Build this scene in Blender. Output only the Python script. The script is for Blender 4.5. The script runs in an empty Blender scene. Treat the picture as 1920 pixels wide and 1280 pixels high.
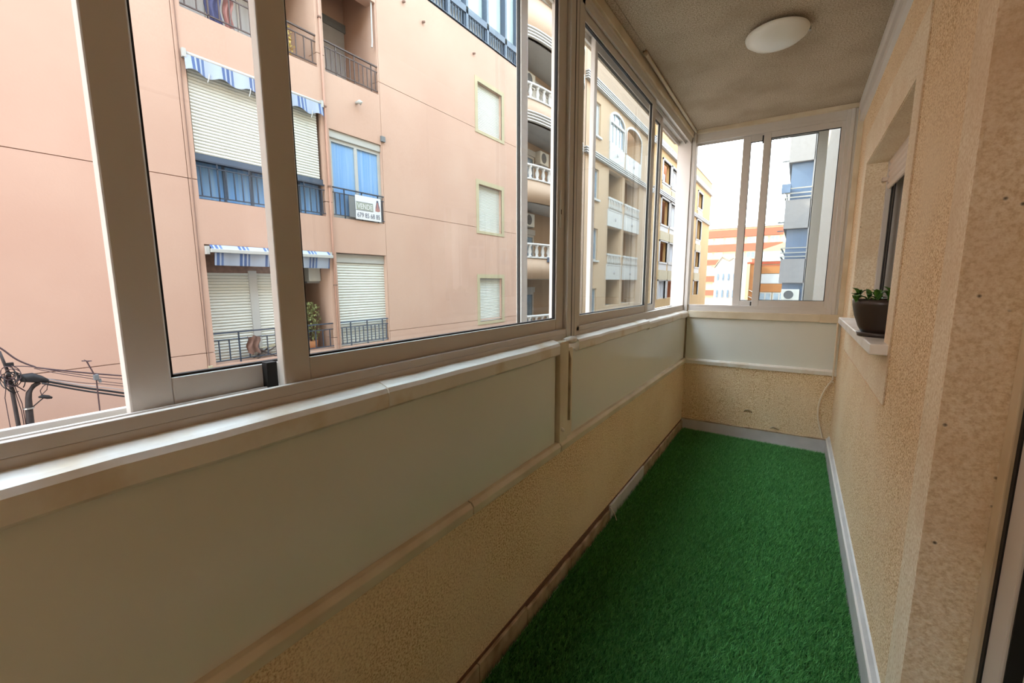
import bpy, math, random
import numpy as np
from mathutils import Matrix, Vector
random.seed(7)
rng = np.random.default_rng(7)
S = bpy.context.scene
C = S.collection

# ------------------------------------------------------------------ camera
YAW, PITCH, ROLL, CAMZ, FPX = 0.5946, 0.1403, -0.0024, 1.2663, 784.74
fw = Vector((-math.sin(YAW)*math.cos(PITCH), math.cos(YAW)*math.cos(PITCH), -math.sin(PITCH)))
rt = Vector((math.cos(YAW), math.sin(YAW), 0))
up = rt.cross(fw)
rt2 = rt*math.cos(ROLL)+up*math.sin(ROLL)
up2 = rt2.cross(fw)
cam_d = bpy.data.cameras.new('camera')
cam_d.sensor_width = 36.0
cam_d.lens = FPX/1920*36.0
cam_d.clip_start = 0.02
cam_d.clip_end = 500
cam = bpy.data.objects.new('camera', cam_d)
C.objects.link(cam)
m = Matrix((rt2, up2, -fw)).transposed().to_4x4()
m.translation = Vector((0, 0, CAMZ))
cam.matrix_world = m
S.camera = cam

# ------------------------------------------------------------------ sky, sun, exposure
W = bpy.data.worlds.new('hazy_sky')
S.world = W
W.use_nodes = True
nt = W.node_tree
nt.nodes.clear()
wo = nt.nodes.new('ShaderNodeOutputWorld')
bg = nt.nodes.new('ShaderNodeBackground')
tc = nt.nodes.new('ShaderNodeTexCoord')
sx = nt.nodes.new('ShaderNodeSeparateXYZ')
rp = nt.nodes.new('ShaderNodeValToRGB')
nt.links.new(tc.outputs['Generated'], sx.inputs[0])
nt.links.new(sx.outputs['Z'], rp.inputs[0])
rp.color_ramp.elements[0].position = 0.0
rp.color_ramp.elements[0].color = (1.0, 0.97, 0.93, 1)
rp.color_ramp.elements[1].position = 0.75
rp.color_ramp.elements[1].color = (0.66, 0.82, 1.0, 1)
nt.links.new(rp.outputs[0], bg.inputs[0])
bg.inputs[1].default_value = 4.2
nt.links.new(bg.outputs[0], wo.inputs[0])

sun_d = bpy.data.lights.new('sun_offscreen', 'SUN')
sun_d.energy = 6.0
sun_d.color = (1.0, 0.88, 0.70)
sun_d.angle = 0.01
sun = bpy.data.objects.new('sun_offscreen', sun_d)
C.objects.link(sun)
SUNDIR = Vector((0.75, 0.12, -0.63)).normalized()     # the way the light travels
sun.rotation_euler = SUNDIR.to_track_quat('-Z', 'Y').to_euler()
sun.location = (-20, -4, 30)

vs = S.view_settings
vs.view_transform = 'Standard'
vs.look = 'None'
vs.gamma = 1.0
vs.use_curve_mapping = False
vs.exposure = 1.38

# ------------------------------------------------------------------ materials
def srgb(r, g, b):
    f = lambda c: ((c/255+0.055)/1.055)**2.4 if c > 10 else c/255/12.92
    return (f(r), f(g), f(b), 1)

def new_mat(name):
    M = bpy.data.materials.new(name)
    M.use_nodes = True
    n = M.node_tree
    b = n.nodes['Principled BSDF']
    return M, n, b

def mat(name, col, rough=0.6, metal=0.0, var=0.0, vscale=6.0, bump=0.0, bscale=200.0, spec=0.5, col2=None, lo=0.35, hi=0.65, bdist=0.002, detail=4.0, stretch=None):
    """plain or mottled surface: two colours mixed by noise, optional fine bump"""
    M, n, b = new_mat(name)
    c = srgb(*col)
    b.inputs['Roughness'].default_value = rough
    b.inputs['Metallic'].default_value = metal
    b.inputs['Specular IOR Level'].default_value = spec
    b.inputs['Base Color'].default_value = c
    M.diffuse_color = c
    co = n.nodes.new('ShaderNodeTexCoord')
    src = co.outputs['Object']
    if stretch:
        mp = n.nodes.new('ShaderNodeMapping')
        mp.inputs['Scale'].default_value = stretch
        n.links.new(src, mp.inputs[0])
        src = mp.outputs[0]
    if var > 0 or col2:
        t = n.nodes.new('ShaderNodeTexNoise')
        t.inputs['Scale'].default_value = vscale
        t.inputs['Detail'].default_value = detail
        n.links.new(src, t.inputs['Vector'])
        r = n.nodes.new('ShaderNodeValToRGB')
        r.color_ramp.elements[0].position = lo
        r.color_ramp.elements[1].position = hi
        c2 = srgb(*col2) if col2 else tuple(max(0, x*(1-var)) for x in c[:3])+(1,)
        r.color_ramp.elements[0].color = c2
        r.color_ramp.elements[1].color = c
        n.links.new(t.outputs['Fac'], r.inputs[0])
        n.links.new(r.outputs[0], b.inputs['Base Color'])
    if bump > 0:
        t2 = n.nodes.new('ShaderNodeTexNoise')
        t2.inputs['Scale'].default_value = bscale
        t2.inputs['Detail'].default_value = 3
        n.links.new(src, t2.inputs['Vector'])
        bp = n.nodes.new('ShaderNodeBump')
        bp.inputs['Strength'].default_value = bump
        bp.inputs['Distance'].default_value = bdist
        n.links.new(t2.outputs['Fac'], bp.inputs['Height'])
        n.links.new(bp.outputs[0], b.inputs['Normal'])
    return M

def grain(name, base, dark, light, scale, bump, dist, big=None, bigscale=2.0, pits=0.0, rough=0.95):
    """rough sprayed plaster: two noise octaves of grain, soft big stains, optional dark pits"""
    M, n, b = new_mat(name)
    b.inputs['Roughness'].default_value = rough
    b.inputs['Specular IOR Level'].default_value = 0.2
    L = n.links.new
    co = n.nodes.new('ShaderNodeTexCoord')
    t = n.nodes.new('ShaderNodeTexNoise'); t.inputs['Scale'].default_value = scale; t.inputs['Detail'].default_value = 2.5; t.inputs['Roughness'].default_value = 0.65
    L(co.outputs['Object'], t.inputs['Vector'])
    r = n.nodes.new('ShaderNodeValToRGB')
    e = r.color_ramp.elements
    e[0].position = 0.34; e[0].color = srgb(*dark)
    e[1].position = 0.66; e[1].color = srgb(*light)
    k = e.new(0.5); k.color = srgb(*base)
    L(t.outputs['Fac'], r.inputs[0])
    out = r.outputs[0]
    if big:
        t3 = n.nodes.new('ShaderNodeTexNoise'); t3.inputs['Scale'].default_value = bigscale; t3.inputs['Detail'].default_value = 5
        L(co.outputs['Object'], t3.inputs['Vector'])
        r3 = n.nodes.new('ShaderNodeValToRGB')
        r3.color_ramp.elements[0].position = 0.42; r3.color_ramp.elements[0].color = (0, 0, 0, 1)
        r3.color_ramp.elements[1].position = 0.72; r3.color_ramp.elements[1].color = (0.75, 0.75, 0.75, 1)
        L(t3.outputs['Fac'], r3.inputs[0])
        mx = n.nodes.new('ShaderNodeMix'); mx.data_type = 'RGBA'
        L(r3.outputs[0], mx.inputs[0]); L(out, mx.inputs[6]); mx.inputs[7].default_value = srgb(*big)
        out = mx.outputs[2]
    if pits > 0:
        v = n.nodes.new('ShaderNodeTexVoronoi'); v.inputs['Scale'].default_value = 26
        L(co.outputs['Object'], v.inputs['Vector'])
        rv = n.nodes.new('ShaderNodeValToRGB')
        rv.color_ramp.elements[0].position = 0.05; rv.color_ramp.elements[0].color = (1, 1, 1, 1)
        rv.color_ramp.elements[1].position = 0.13; rv.color_ramp.elements[1].color = (0, 0, 0, 1)
        L(v.outputs['Distance'], rv.inputs[0])
        t4 = n.nodes.new('ShaderNodeTexNoise'); t4.inputs['Scale'].default_value = 9
        L(co.outputs['Object'], t4.inputs['Vector'])
        mm = n.nodes.new('ShaderNodeMath'); mm.operation = 'MULTIPLY'
        rr = n.nodes.new('ShaderNodeValToRGB'); rr.color_ramp.elements[0].position = 0.55; rr.color_ramp.elements[1].position = 0.6
        L(t4.outputs['Fac'], rr.inputs[0])
        L(rv.outputs[0], mm.inputs[0]); L(rr.outputs[0], mm.inputs[1])
        m2 = n.nodes.new('ShaderNodeMath'); m2.operation = 'MULTIPLY'; m2.inputs[1].default_value = pits
        L(mm.outputs[0], m2.inputs[0])
        mx2 = n.nodes.new('ShaderNodeMix'); mx2.data_type = 'RGBA'
        L(m2.outputs[0], mx2.inputs[0]); L(out, mx2.inputs[6]); mx2.inputs[7].default_value = srgb(60, 45, 30)
        out = mx2.outputs[2]
    L(out, b.inputs['Base Color'])
    t2 = n.nodes.new('ShaderNodeTexNoise'); t2.inputs['Scale'].default_value = scale*0.7; t2.inputs['Detail'].default_value = 3
    L(co.outputs['Object'], t2.inputs['Vector'])
    bp = n.nodes.new('ShaderNodeBump'); bp.inputs['Strength'].default_value = bump; bp.inputs['Distance'].default_value = dist
    L(t2.outputs['Fac'], bp.inputs['Height']); L(bp.outputs[0], b.inputs['Normal'])
    M.diffuse_color = srgb(*base)
    return M

def glass(name, tint=(0.93, 0.97, 0.96), refl=1.0, blend=0.12):
    """thin window glass: clear with a mirror layer that grows at grazing angles"""
    M = bpy.data.materials.new(name)
    M.use_nodes = True
    n = M.node_tree
    n.nodes.clear()
    o = n.nodes.new('ShaderNodeOutputMaterial')
    t = n.nodes.new('ShaderNodeBsdfTransparent'); t.inputs[0].default_value = (*tint, 1)
    g = n.nodes.new('ShaderNodeBsdfGlossy'); g.inputs['Roughness'].default_value = 0.01
    g.inputs[0].default_value = (refl, refl, refl, 1)
    f = n.nodes.new('ShaderNodeFresnel'); f.inputs[0].default_value = 1.45
    x = n.nodes.new('ShaderNodeMixShader')
    n.links.new(f.outputs[0], x.inputs[0]); n.links.new(t.outputs[0], x.inputs[1]); n.links.new(g.outputs[0], x.inputs[2])
    n.links.new(x.outputs[0], o.inputs[0])
    return M

def striped(name, cols, axis='Y', period=0.5):
    """awning canvas: sharp coloured stripes along one object axis"""
    M, n, b = new_mat(name)
    b.inputs['Roughness'].default_value = 0.9
    co = n.nodes.new('ShaderNodeTexCoord'); s = n.nodes.new('ShaderNodeSeparateXYZ')
    n.links.new(co.outputs['Object'], s.inputs[0])
    d = n.nodes.new('ShaderNodeMath'); d.operation = 'DIVIDE'; d.inputs[1].default_value = period
    n.links.new(s.outputs[axis], d.inputs[0])
    fr = n.nodes.new('ShaderNodeMath'); fr.operation = 'FRACT'
    n.links.new(d.outputs[0], fr.inputs[0])
    r = n.nodes.new('ShaderNodeValToRGB'); r.color_ramp.interpolation = 'CONSTANT'
    e = r.color_ramp.elements
    e[0].position = 0; e[0].color = srgb(*cols[0][1]); e[1].position = cols[1][0]; e[1].color = srgb(*cols[1][1])
    for p, c in cols[2:]:
        k = e.new(p); k.color = srgb(*c)
    n.links.new(fr.outputs[0], r.inputs[0]); n.links.new(r.outputs[0], b.inputs['Base Color'])
    return M

MAT = {}
MAT['plaster'] = grain('ochre_sprayed_plaster', (238, 206, 160), (180, 138, 92), (252, 234, 202), 175, 0.8, 0.0025, big=(240, 216, 180), bigscale=2.6)
MAT['band'] = grain('pale_smooth_render', (240, 222, 192), (222, 199, 162), (250, 236, 212), 120, 0.35, 0.0015, big=(224, 196, 160), bigscale=4, pits=0.3)
MAT['jamb'] = grain('pale_rough_render', (240, 222, 192), (222, 199, 162), (250, 236, 212), 120, 0.9, 0.004, big=(224, 196, 160), bigscale=4, pits=0.85)
MAT['ceiling'] = grain('stippled_ceiling_plaster', (190, 172, 148), (142, 124, 100), (210, 194, 172), 170, 1.0, 0.003, big=(150, 130, 104), bigscale=2.2, pits=0.4)
MAT['alu'] = mat('white_lacquered_aluminium', (214, 207, 198), 0.32, var=0.03, vscale=3)
MAT['alu_in'] = mat('brushed_aluminium_rail', (208, 204, 196), 0.3, metal=0.15)
MAT['panel'] = mat('white_laminate_panel', (230, 229, 217), 0.22, var=0.035, vscale=1.8, bump=0.03, bscale=350, bdist=0.0005)
MAT['trim'] = mat('old_cream_paint', (226, 212, 186), 0.5, col2=(206, 186, 152), vscale=5, lo=0.3, hi=0.6, bump=0.15, bscale=60)
MAT['sill'] = mat('worn_white_sill_paint', (236, 229, 216), 0.4, col2=(212, 188, 152), vscale=7, lo=0.28, hi=0.5, bump=0.2, bscale=40, bdist=0.003)
MAT['base_grey'] = mat('grey_skirting', (206, 200, 194), 0.5, var=0.12, vscale=9, bump=0.1, bscale=60)
MAT['base_tan'] = mat('tan_skirting', (196, 172, 140), 0.55, col2=(150, 122, 90), vscale=14, bump=0.15, bscale=50)
MAT['dark_gap'] = mat('exposed_brown_mortar', (124, 86, 64), 0.95, var=0.3, vscale=30, bump=0.4, bscale=90)
MAT['rubber'] = mat('black_rubber', (18, 16, 15), 0.6)
MAT['marble'] = mat('white_marble_sill', (246, 244, 240), 0.25, col2=(228, 224, 220), vscale=9, lo=0.3, hi=0.55)
MAT['turf_base'] = mat('green_turf_backing', (22, 70, 24), 0.95, var=0.5, vscale=60)
MAT['glass'] = glass('clear_window_glass')
MAT['opal'] = mat('opal_white_glass', (232, 226, 212), 0.3)
MAT['chrome'] = mat('dull_zinc', (170, 166, 160), 0.35, metal=0.7)
MAT['pot'] = mat('dark_brown_plastic', (58, 48, 42), 0.32)
MAT['soil'] = mat('potting_soil', (52, 38, 28), 0.95, bump=0.8, bscale=80, bdist=0.006)
MAT['leaf'] = mat('succulent_leaf', (92, 142, 48), 0.45, col2=(48, 92, 30), vscale=30)
MAT['shutter_pink'] = mat('beige_shutter_slat', (224, 206, 188), 0.45)
MAT['cable'] = mat('cream_cable', (236, 218, 190), 0.5)
MAT['roomwall'] = mat('room_wall_paint', (226, 218, 204), 0.8, var=0.05)
MAT['roomfloor'] = mat('room_floor_tile', (190, 170, 146), 0.4, var=0.1)
# street
MAT['brick_brown'] = mat('brown_brick_lintel', (142, 112, 98), 0.9, var=0.3, vscale=14)
MAT['pink'] = mat('salmon_facade_paint', (178, 145, 127), 0.9, col2=(173, 138, 120), vscale=0.6, lo=0.35, hi=0.65, bump=0.1, bscale=25, bdist=0.01)
MAT['downpipe'] = mat('faded_salmon_pipe', (160, 119, 101), 0.9, var=0.08, vscale=2)
MAT['groove'] = mat('rusty_fitting', (117, 90, 78), 0.9)
MAT['cream'] = mat('cream_render', (164, 151, 122), 0.9, var=0.06, vscale=2)
MAT['white'] = mat('white_paint', (163, 160, 155), 0.6, var=0.03)
MAT['stone'] = mat('peach_render', (152, 129, 108), 0.9, var=0.06, vscale=1.2)
MAT['tan'] = mat('yellow_beige_render', (165, 139, 111), 0.9, var=0.06, vscale=1.0)
MAT['orange'] = mat('apricot_render', (166, 134, 87), 0.9, var=0.06, vscale=1.0)
MAT['recess'] = mat('terracotta_recess', (182, 121, 81), 0.9, var=0.1, vscale=2)
MAT['slate'] = mat('dark_slate_blue_metal', (64, 76, 93), 0.5)
MAT['iron'] = mat('wrought_iron_brown', (70, 54, 50), 0.6)
MAT['iron_blue'] = mat('wrought_iron_dark', (44, 52, 66), 0.6)
MAT['slat'] = mat('white_shutter_slat', (196, 195, 187), 0.5)
MAT['curtain_blue'] = mat('pale_blue_curtain', (125, 156, 187), 0.8, col2=(92, 138, 190), vscale=5, stretch=(1, 4, 0.1))
MAT['curtain_grey'] = mat('pale_grey_curtain', (168, 170, 172), 0.8, var=0.12, vscale=6, stretch=(1, 4, 0.1))
MAT['glazing'] = mat('dull_far_glazing', (112, 134, 152), 0.12, var=0.3, vscale=2)
MAT['glazing_pale'] = mat('frosted_gallery_glazing', (164, 178, 178), 0.25, var=0.05, vscale=2)
MAT['canvas'] = striped('striped_awning_canvas', [(0, (146, 153, 168)), (0.5, (66, 84, 124)), (0.6, (146, 153, 168)), (0.66, (66, 84, 124)), (0.76, (146, 153, 168)), (0.82, (80, 98, 136)), (0.9, (146, 153, 168))], 'Y', 0.44)
MAT['asphalt'] = mat('street_asphalt', (150, 146, 140), 0.95, var=0.2, vscale=3)
MAT['pole'] = mat('rusty_dark_pole', (44, 33, 31), 0.7, var=0.4, vscale=12)
MAT['wire'] = mat('black_cable_sheath', (20, 17, 19), 0.6)
MAT['wire_brown'] = mat('faded_cable_sheath', (64, 44, 46), 0.7)
MAT['ac'] = mat('ac_white_casing', (207, 205, 197), 0.5)
MAT['ac_dark'] = mat('ac_fan_grille', (96, 98, 100), 0.6)
MAT['red'] = mat('brick_red_band', (138, 63, 42), 0.9, var=0.1, vscale=0.5)
MAT['far_cream'] = mat('far_cream_render', (165, 145, 116), 0.9, var=0.05, vscale=0.3)
MAT['far_orange'] = mat('far_orange_brick', (150, 101, 60), 0.9, var=0.15, vscale=0.8)
MAT['own'] = mat('own_facade_cream', (148, 138, 123), 0.9, var=0.08, vscale=1.5, stretch=(1, 3, 0.4))
MAT['lilac'] = mat('grey_lilac_parapet', (150, 146, 146), 0.9, var=0.06)
MAT['bluedark'] = mat('mottled_blue_surface', (90, 112, 142), 0.3, var=0.15, vscale=1.2)  # plain, faintly mottled blue on the balcony stack's recess sides and rail box
MAT['cloth_blue'] = mat('blue_cloth', (72, 74, 108), 0.9)
MAT['cloth_pink'] = mat('pink_cloth', (150, 104, 98), 0.9)
MAT['cloth_brown'] = mat('rust_cloth', (104, 74, 62), 0.9)
MAT['yellow_leaf'] = mat('yellow_green_foliage', (206, 178, 96), 0.8, var=0.3, vscale=10)
MAT['balcony_leaf'] = mat('olive_foliage', (132, 134, 82), 0.8, var=0.4, vscale=10)
MAT['sign'] = mat('white_sign_board', (195, 193, 193), 0.6)
MAT['sign_ink'] = mat('dark_sign_ink', (70, 76, 96), 0.7)
MAT['sign_green'] = mat('pale_green_sign_field', (134, 138, 126), 0.7)
MAT['pavement'] = mat('grey_pavement', (186, 178, 168), 0.9, var=0.1, vscale=2)

# ------------------------------------------------------------------ mesh helpers
class MB:
    def __init__(s): s.v = []; s.f = []
    def box(s, x0, x1, y0, y1, z0, z1):
        if x0 > x1: x0, x1 = x1, x0
        if y0 > y1: y0, y1 = y1, y0
        if z0 > z1: z0, z1 = z1, z0
        k = len(s.v)
        s.v += [(x0,y0,z0),(x1,y0,z0),(x1,y1,z0),(x0,y1,z0),(x0,y0,z1),(x1,y0,z1),(x1,y1,z1),(x0,y1,z1)]
        s.f += [(k,k+3,k+2,k+1),(k+4,k+5,k+6,k+7),(k,k+1,k+5,k+4),(k+1,k+2,k+6,k+5),(k+2,k+3,k+7,k+6),(k+3,k,k+4,k+7)]
        return s
    def prism(s, poly, axis, a, b):
        """poly: 2-D points in the two other axes (in order), extruded along axis from a to b"""
        k = len(s.v); n = len(poly)
        for t in (a, b):
            for p in poly:
                if axis == 'y': s.v.append((p[0], t, p[1]))
                elif axis == 'x': s.v.append((t, p[0], p[1]))
                else: s.v.append((p[0], p[1], t))
        s.f.append(tuple(range(k, k+n))); s.f.append(tuple(range(k+2*n-1, k+n-1, -1)))
        for i in range(n):
            j = (i+1) % n
            s.f.append((k+i, k+n+i, k+n+j, k+j))
        return s
    def tube(s, pts, r, n=8, caps=True):
        k = len(s.v); pts = [Vector(p) for p in pts]
        for i, p in enumerate(pts):
            d = (pts[min(i+1, len(pts)-1)]-pts[max(i-1, 0)]).normalized()
            a = Vector((0, 0, 1)) if abs(d.z) < 0.9 else Vector((1, 0, 0))
            e1 = d.cross(a).normalized(); e2 = d.cross(e1)
            rr = r[i] if isinstance(r, (list, tuple)) else r
            for j in range(n):
                t = 2*math.pi*j/n
                s.v.append(tuple(p+rr*(math.cos(t)*e1+math.sin(t)*e2)))
        for i in range(len(pts)-1):
            for j in range(n):
                q = (j+1) % n
                s.f.append((k+i*n+j, k+i*n+q, k+(i+1)*n+q, k+(i+1)*n+j))
        if caps:
            s.f.append(tuple(range(k+n-1, k-1, -1))); s.f.append(tuple(range(k+(len(pts)-1)*n, k+len(pts)*n)))
        return s
    def lathe(s, prof, c=(0, 0, 0), n=32):
        k = len(s.v)
        for (r, z) in prof:
            for j in range(n):
                t = 2*math.pi*j/n
                s.v.append((c[0]+r*math.cos(t), c[1]+r*math.sin(t), c[2]+z))
        for i in range(len(prof)-1):
            for j in range(n):
                q = (j+1) % n
                s.f.append((k+i*n+j, k+i*n+q, k+(i+1)*n+q, k+(i+1)*n+j))
        s.f.append(tuple(range(k+n-1, k-1, -1))); s.f.append(tuple(range(k+(len(prof)-1)*n, k+len(prof)*n)))
        return s
    def grid(s, rows):
        k = len(s.v); R = len(rows); Q = len(rows[0])
        for r in rows: s.v += [tuple(p) for p in r]
        for i in range(R-1):
            for j in range(Q-1):
                s.f.append((k+i*Q+j, k+i*Q+j+1, k+(i+1)*Q+j+1, k+(i+1)*Q+j))
        return s

ORG = {}
def finish(o, name, parent, label, cat, group, kind):
    if label: o['label'] = label
    if cat: o['category'] = cat
    if group: o['group'] = group
    if kind: o['kind'] = kind

def put(name, mb, m_, parent=None, label=None, cat=None, group=None, kind=None, T=None, bevel=0, smooth=False, org=None):
    """one mesh object from world coordinates (T maps local to world first)"""
    v = mb.v
    if T: v = [T(p) for p in v]
    if parent is not None:
        ox, oy, oz = ORG[parent.name]
        loc = (0, 0, 0)
    else:
        if org is None:
            a = np.array(v); lo = a.min(0); hi = a.max(0)
            org = ((lo[0]+hi[0])/2, (lo[1]+hi[1])/2, lo[2])
        ox, oy, oz = map(float, org); loc = (ox, oy, oz)
    me = bpy.data.meshes.new(name)
    me.from_pydata([(x-ox, y-oy, z-oz) for x, y, z in v], [], mb.f)
    me.materials.append(MAT[m_] if isinstance(m_, str) else m_)
    if smooth:
        me.polygons.foreach_set('use_smooth', [True]*len(me.polygons))
    me.update()
    o = bpy.data.objects.new(name, me)
    C.objects.link(o)
    o.location = loc
    if parent is not None: o.parent = parent
    ORG[o.name] = (ox, oy, oz)
    if bevel:
        b = o.modifiers.new('bevel', 'BEVEL'); b.width = bevel; b.segments = 2; b.limit_method = 'ANGLE'
    finish(o, name, parent, label, cat, group, kind)
    return o

def inst(src, name, parent, d):
    """another piece that shares src's mesh, shifted by d in world axes"""
    o = bpy.data.objects.new(name, src.data)
    C.objects.link(o)
    o.parent = parent
    o.location = Vector(src.location)+Vector(d)
    for md in src.modifiers:
        b = o.modifiers.new('bevel', 'BEVEL'); b.width = md.width; b.segments = 2; b.limit_method = 'ANGLE'
    return o

def empty(name, loc, label=None, cat=None, group=None, kind=None, parent=None):
    o = bpy.data.objects.new(name, None)
    C.objects.link(o)
    o.empty_display_size = 0.1
    if parent is not None:
        p = ORG[parent.name]
        o.parent = parent; o.location = (loc[0]-p[0], loc[1]-p[1], loc[2]-p[2])
    else:
        o.location = loc
    ORG[o.name] = tuple(loc)
    finish(o, name, parent, label, cat, group, kind)
    return o

def B(*a): return MB().box(*a)

def holed(axis, p0, p1, u0, u1, z0, z1, holes):
    """slab between p0 and p1 on axis ('x' or 'y'), spanning u and z, with rectangular holes (u0,u1,z0,z1)"""
    mb = MB()
    us = sorted({u0, u1, *[h[0] for h in holes], *[h[1] for h in holes]}); us = [u for u in us if u0 <= u <= u1]
    zs = sorted({z0, z1, *[h[2] for h in holes], *[h[3] for h in holes]}); zs = [z for z in zs if z0 <= z <= z1]
    for i in range(len(us)-1):
        run = None
        for j in range(len(zs)-1):
            uc = (us[i]+us[i+1])/2; zc = (zs[j]+zs[j+1])/2
            solid = not any(h[0] < uc < h[1] and h[2] < zc < h[3] for h in holes)
            if solid and run is None: run = zs[j]
            if (not solid) and run is not None:
                (mb.box(p0, p1, us[i], us[i+1], run, zs[j]) if axis == 'x' else mb.box(us[i], us[i+1], p0, p1, run, zs[j])); run = None
        if run is not None:
            (mb.box(p0, p1, us[i], us[i+1], run, zs[-1]) if axis == 'x' else mb.box(us[i], us[i+1], p0, p1, run, zs[-1]))
    return mb

# ================================================================== THE GALLERY SHELL
H = 2.45
YB = -0.98         # rear end of the gallery
XL, XR = -0.75, 0.284
ST = 'structure'
SK = math.radians(3.04)
def TE(p):         # end-wall frame: local x from the left corner, local y = depth outward
    x, y, z = p
    return (XL+x*math.cos(SK)-y*math.sin(SK), 3.7407+x*math.sin(SK)+y*math.cos(SK), z)

put('floor', B(-0.98, XR+0.12, YB-0.1, 3.98, -0.15, 0.0), 'pavement', label='concrete gallery floor slab under the green turf', cat='floor', kind=ST)
put('ceiling', B(-0.98, XR+0.2, YB-0.1, 3.98, H, H+0.18), 'ceiling', label='rough stippled grey-brown plaster ceiling of the gallery', cat='ceiling', kind=ST)

# parapet wall on the street side with its laminate panels
wl = put('wall_left', B(-0.98, XL, YB-0.1, 3.78, 0.0, 0.60), 'plaster', label='low brown grainy plaster parapet below the street windows', cat='wall', kind=ST)
put('parapet_core', B(-0.96, XL-0.025, YB-0.1, 3.78, 0.60, 0.985), 'trim', wl)
put('panel', B(XL-0.024, XL-0.010, YB, 1.428, 0.615, 0.988), 'panel', wl, bevel=0.002)
put('panel', B(XL-0.024, XL-0.010, 1.572, 3.735, 0.615, 0.988), 'panel', wl, bevel=0.002)
# post cover between the bays
pc = put('post_cover', B(XL-0.024, XL+0.006, 1.44, 1.512, 0.618, 1.035), 'trim', wl, bevel=0.004)
put('cover_strip', B(XL-0.024, XL-0.002, 1.520, 1.568, 0.618, 1.0), 'trim', wl, bevel=0.006)
put('cable_channel', MB().tube([(XL+0.002, 1.524, 0.70), (XL+0.002, 1.524, 0.96), (XL-0.002, 1.518, 0.985), (XL-0.012, 1.508, 0.993)], 0.008, 8), 'base_tan', wl, smooth=True)
put('mortar_lump', MB().tube([(XL, 1.45, 0.690), (XL+0.008, 1.458, 0.678), (XL+0.007, 1.468, 0.672), (XL+0.002, 1.476, 0.668)], [0.004, 0.008, 0.007, 0.003], 6), 'sill', wl, smooth=True)
put('mortar_lump', MB().tube([(XL-0.01, 1.50, 1.032), (XL+0.002, 1.54, 1.034), (XL-0.004, 1.58, 1.03), (XL-0.02, 1.61, 1.034)], [0.012, 0.017, 0.014, 0.006], 6), 'sill', wl, smooth=True)
# lower rail in three lengths
for i, (a, b_) in enumerate(((YB, 0.885), (0.889, 1.44), (1.444, 3.735))):
    put('trim_%d' % (i+1), MB().prism([(XL-0.02, 0.586), (XL+0.012, 0.588), (XL+0.014, 0.614), (XL+0.004, 0.626), (XL-0.02, 0.628)], 'y', a, b_), 'trim',
        label=['cream painted rail under the long laminate panel by the open window', 'short cream rail length left of the boxed post', 'cream painted rail under the far laminate panel'][i], cat='trim', kind=ST, bevel=0.002)
# window sills: sloping slab, rounded nose, a bit uneven
def sill(name, y0, y1, z, label, seed):
    rg = random.Random(seed)
    n = max(6, int((y1-y0)/0.11)); mb = MB(); rows = []
    prof = [(-0.02, -0.045), (0.004, -0.046), (0.010, -0.040), (0.011, -0.008), (0.006, 0.002), (-0.002, 0.006), (-0.02, 0.012), (-0.06, 0.016)]
    for i in range(n+1):
        y = y0+(y1-y0)*i/n
        a = rg.uniform(-1, 1)*0.0022; b_ = rg.uniform(-1, 1)*0.0016
        rows.append([(XL+px+a, y, z+pz+b_) for px, pz in prof])
    mb.grid(rows)
    k = len(prof); L = len(mb.v)
    mb.f.append(tuple(range(k-1, -1, -1))); mb.f.append(tuple(range(L-k, L)))
    return put(name, mb, 'sill', label=label, cat='sill', kind=ST, smooth=False)
sill('trim_4', YB, 0.60, 1.030, 'worn white window sill below the open sliding window', 1)
sill('trim_5', 0.60, 1.425, 1.030, 'stained white window sill length ending at the boxed post', 2)
sill('trim_6', 1.60, 2.62, 1.026, 'white window sill length just past the boxed post', 3)
sill('trim_7', 2.622, 3.74, 1.020, 'white window sill length running into the far corner', 4)

# rear end (behind the photographer) and the room door side
put('wall_rear', B(-0.98, XR+0.12, YB-0.12, YB, 0, H), 'plaster', label='plaster end wall behind the photographer', cat='wall', kind=ST)

# end wall
we = put('wall_end', B(-0.25, 1.30, 0.0, 0.20, 0.0, 0.60), 'plaster', T=TE, label='short grainy plaster wall closing the gallery below the end window', cat='wall', kind=ST)
put('parapet_core', B(-0.25, 1.20, 0.03, 0.20, 0.60, 1.03), 'trim', we, T=TE)
put('panel', B(0.0, 1.036, 0.012, 0.03, 0.61, 0.978), 'panel', we, T=TE, bevel=0.002)
put('plaster_patch', MB().tube([(0.47, 0.002, 0.225), (0.482, -0.004, 0.243), (0.50, -0.005, 0.248), (0.52, -0.003, 0.238), (0.528, 0.001, 0.222)], [0.003, 0.006, 0.006, 0.005, 0.003], 6), 'base_tan', we, T=TE, smooth=True)
put('plaster_patch', MB().tube([(0.655, 0.002, 0.118), (0.68, -0.004, 0.135), (0.70, -0.005, 0.128), (0.72, -0.003, 0.122)], [0.003, 0.008, 0.007, 0.003], 6), 'base_tan', we, T=TE, smooth=True)
put('trim_8', MB().prism([(0.03, 0.582), (-0.012, 0.584), (-0.014, 0.612), (-0.004, 0.624), (0.03, 0.626)], 'x', 0.0, 1.036), 'sill', T=TE, label='white rail along the bottom of the end panel', cat='trim', kind=ST)
put('trim_9', B(-0.01, 1.036, -0.008, 0.04, 0.972, 1.028), 'trim', T=TE, bevel=0.003, label='flat cream sill strip under the end window', cat='trim', kind=ST)
put('trim_10', B(0.905, 1.040, -0.014, 0.0, 0.970, 1.030), 'trim', T=TE, bevel=0.002, label='small cover plate at the right end of the end sill', cat='trim', kind=ST)

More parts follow.
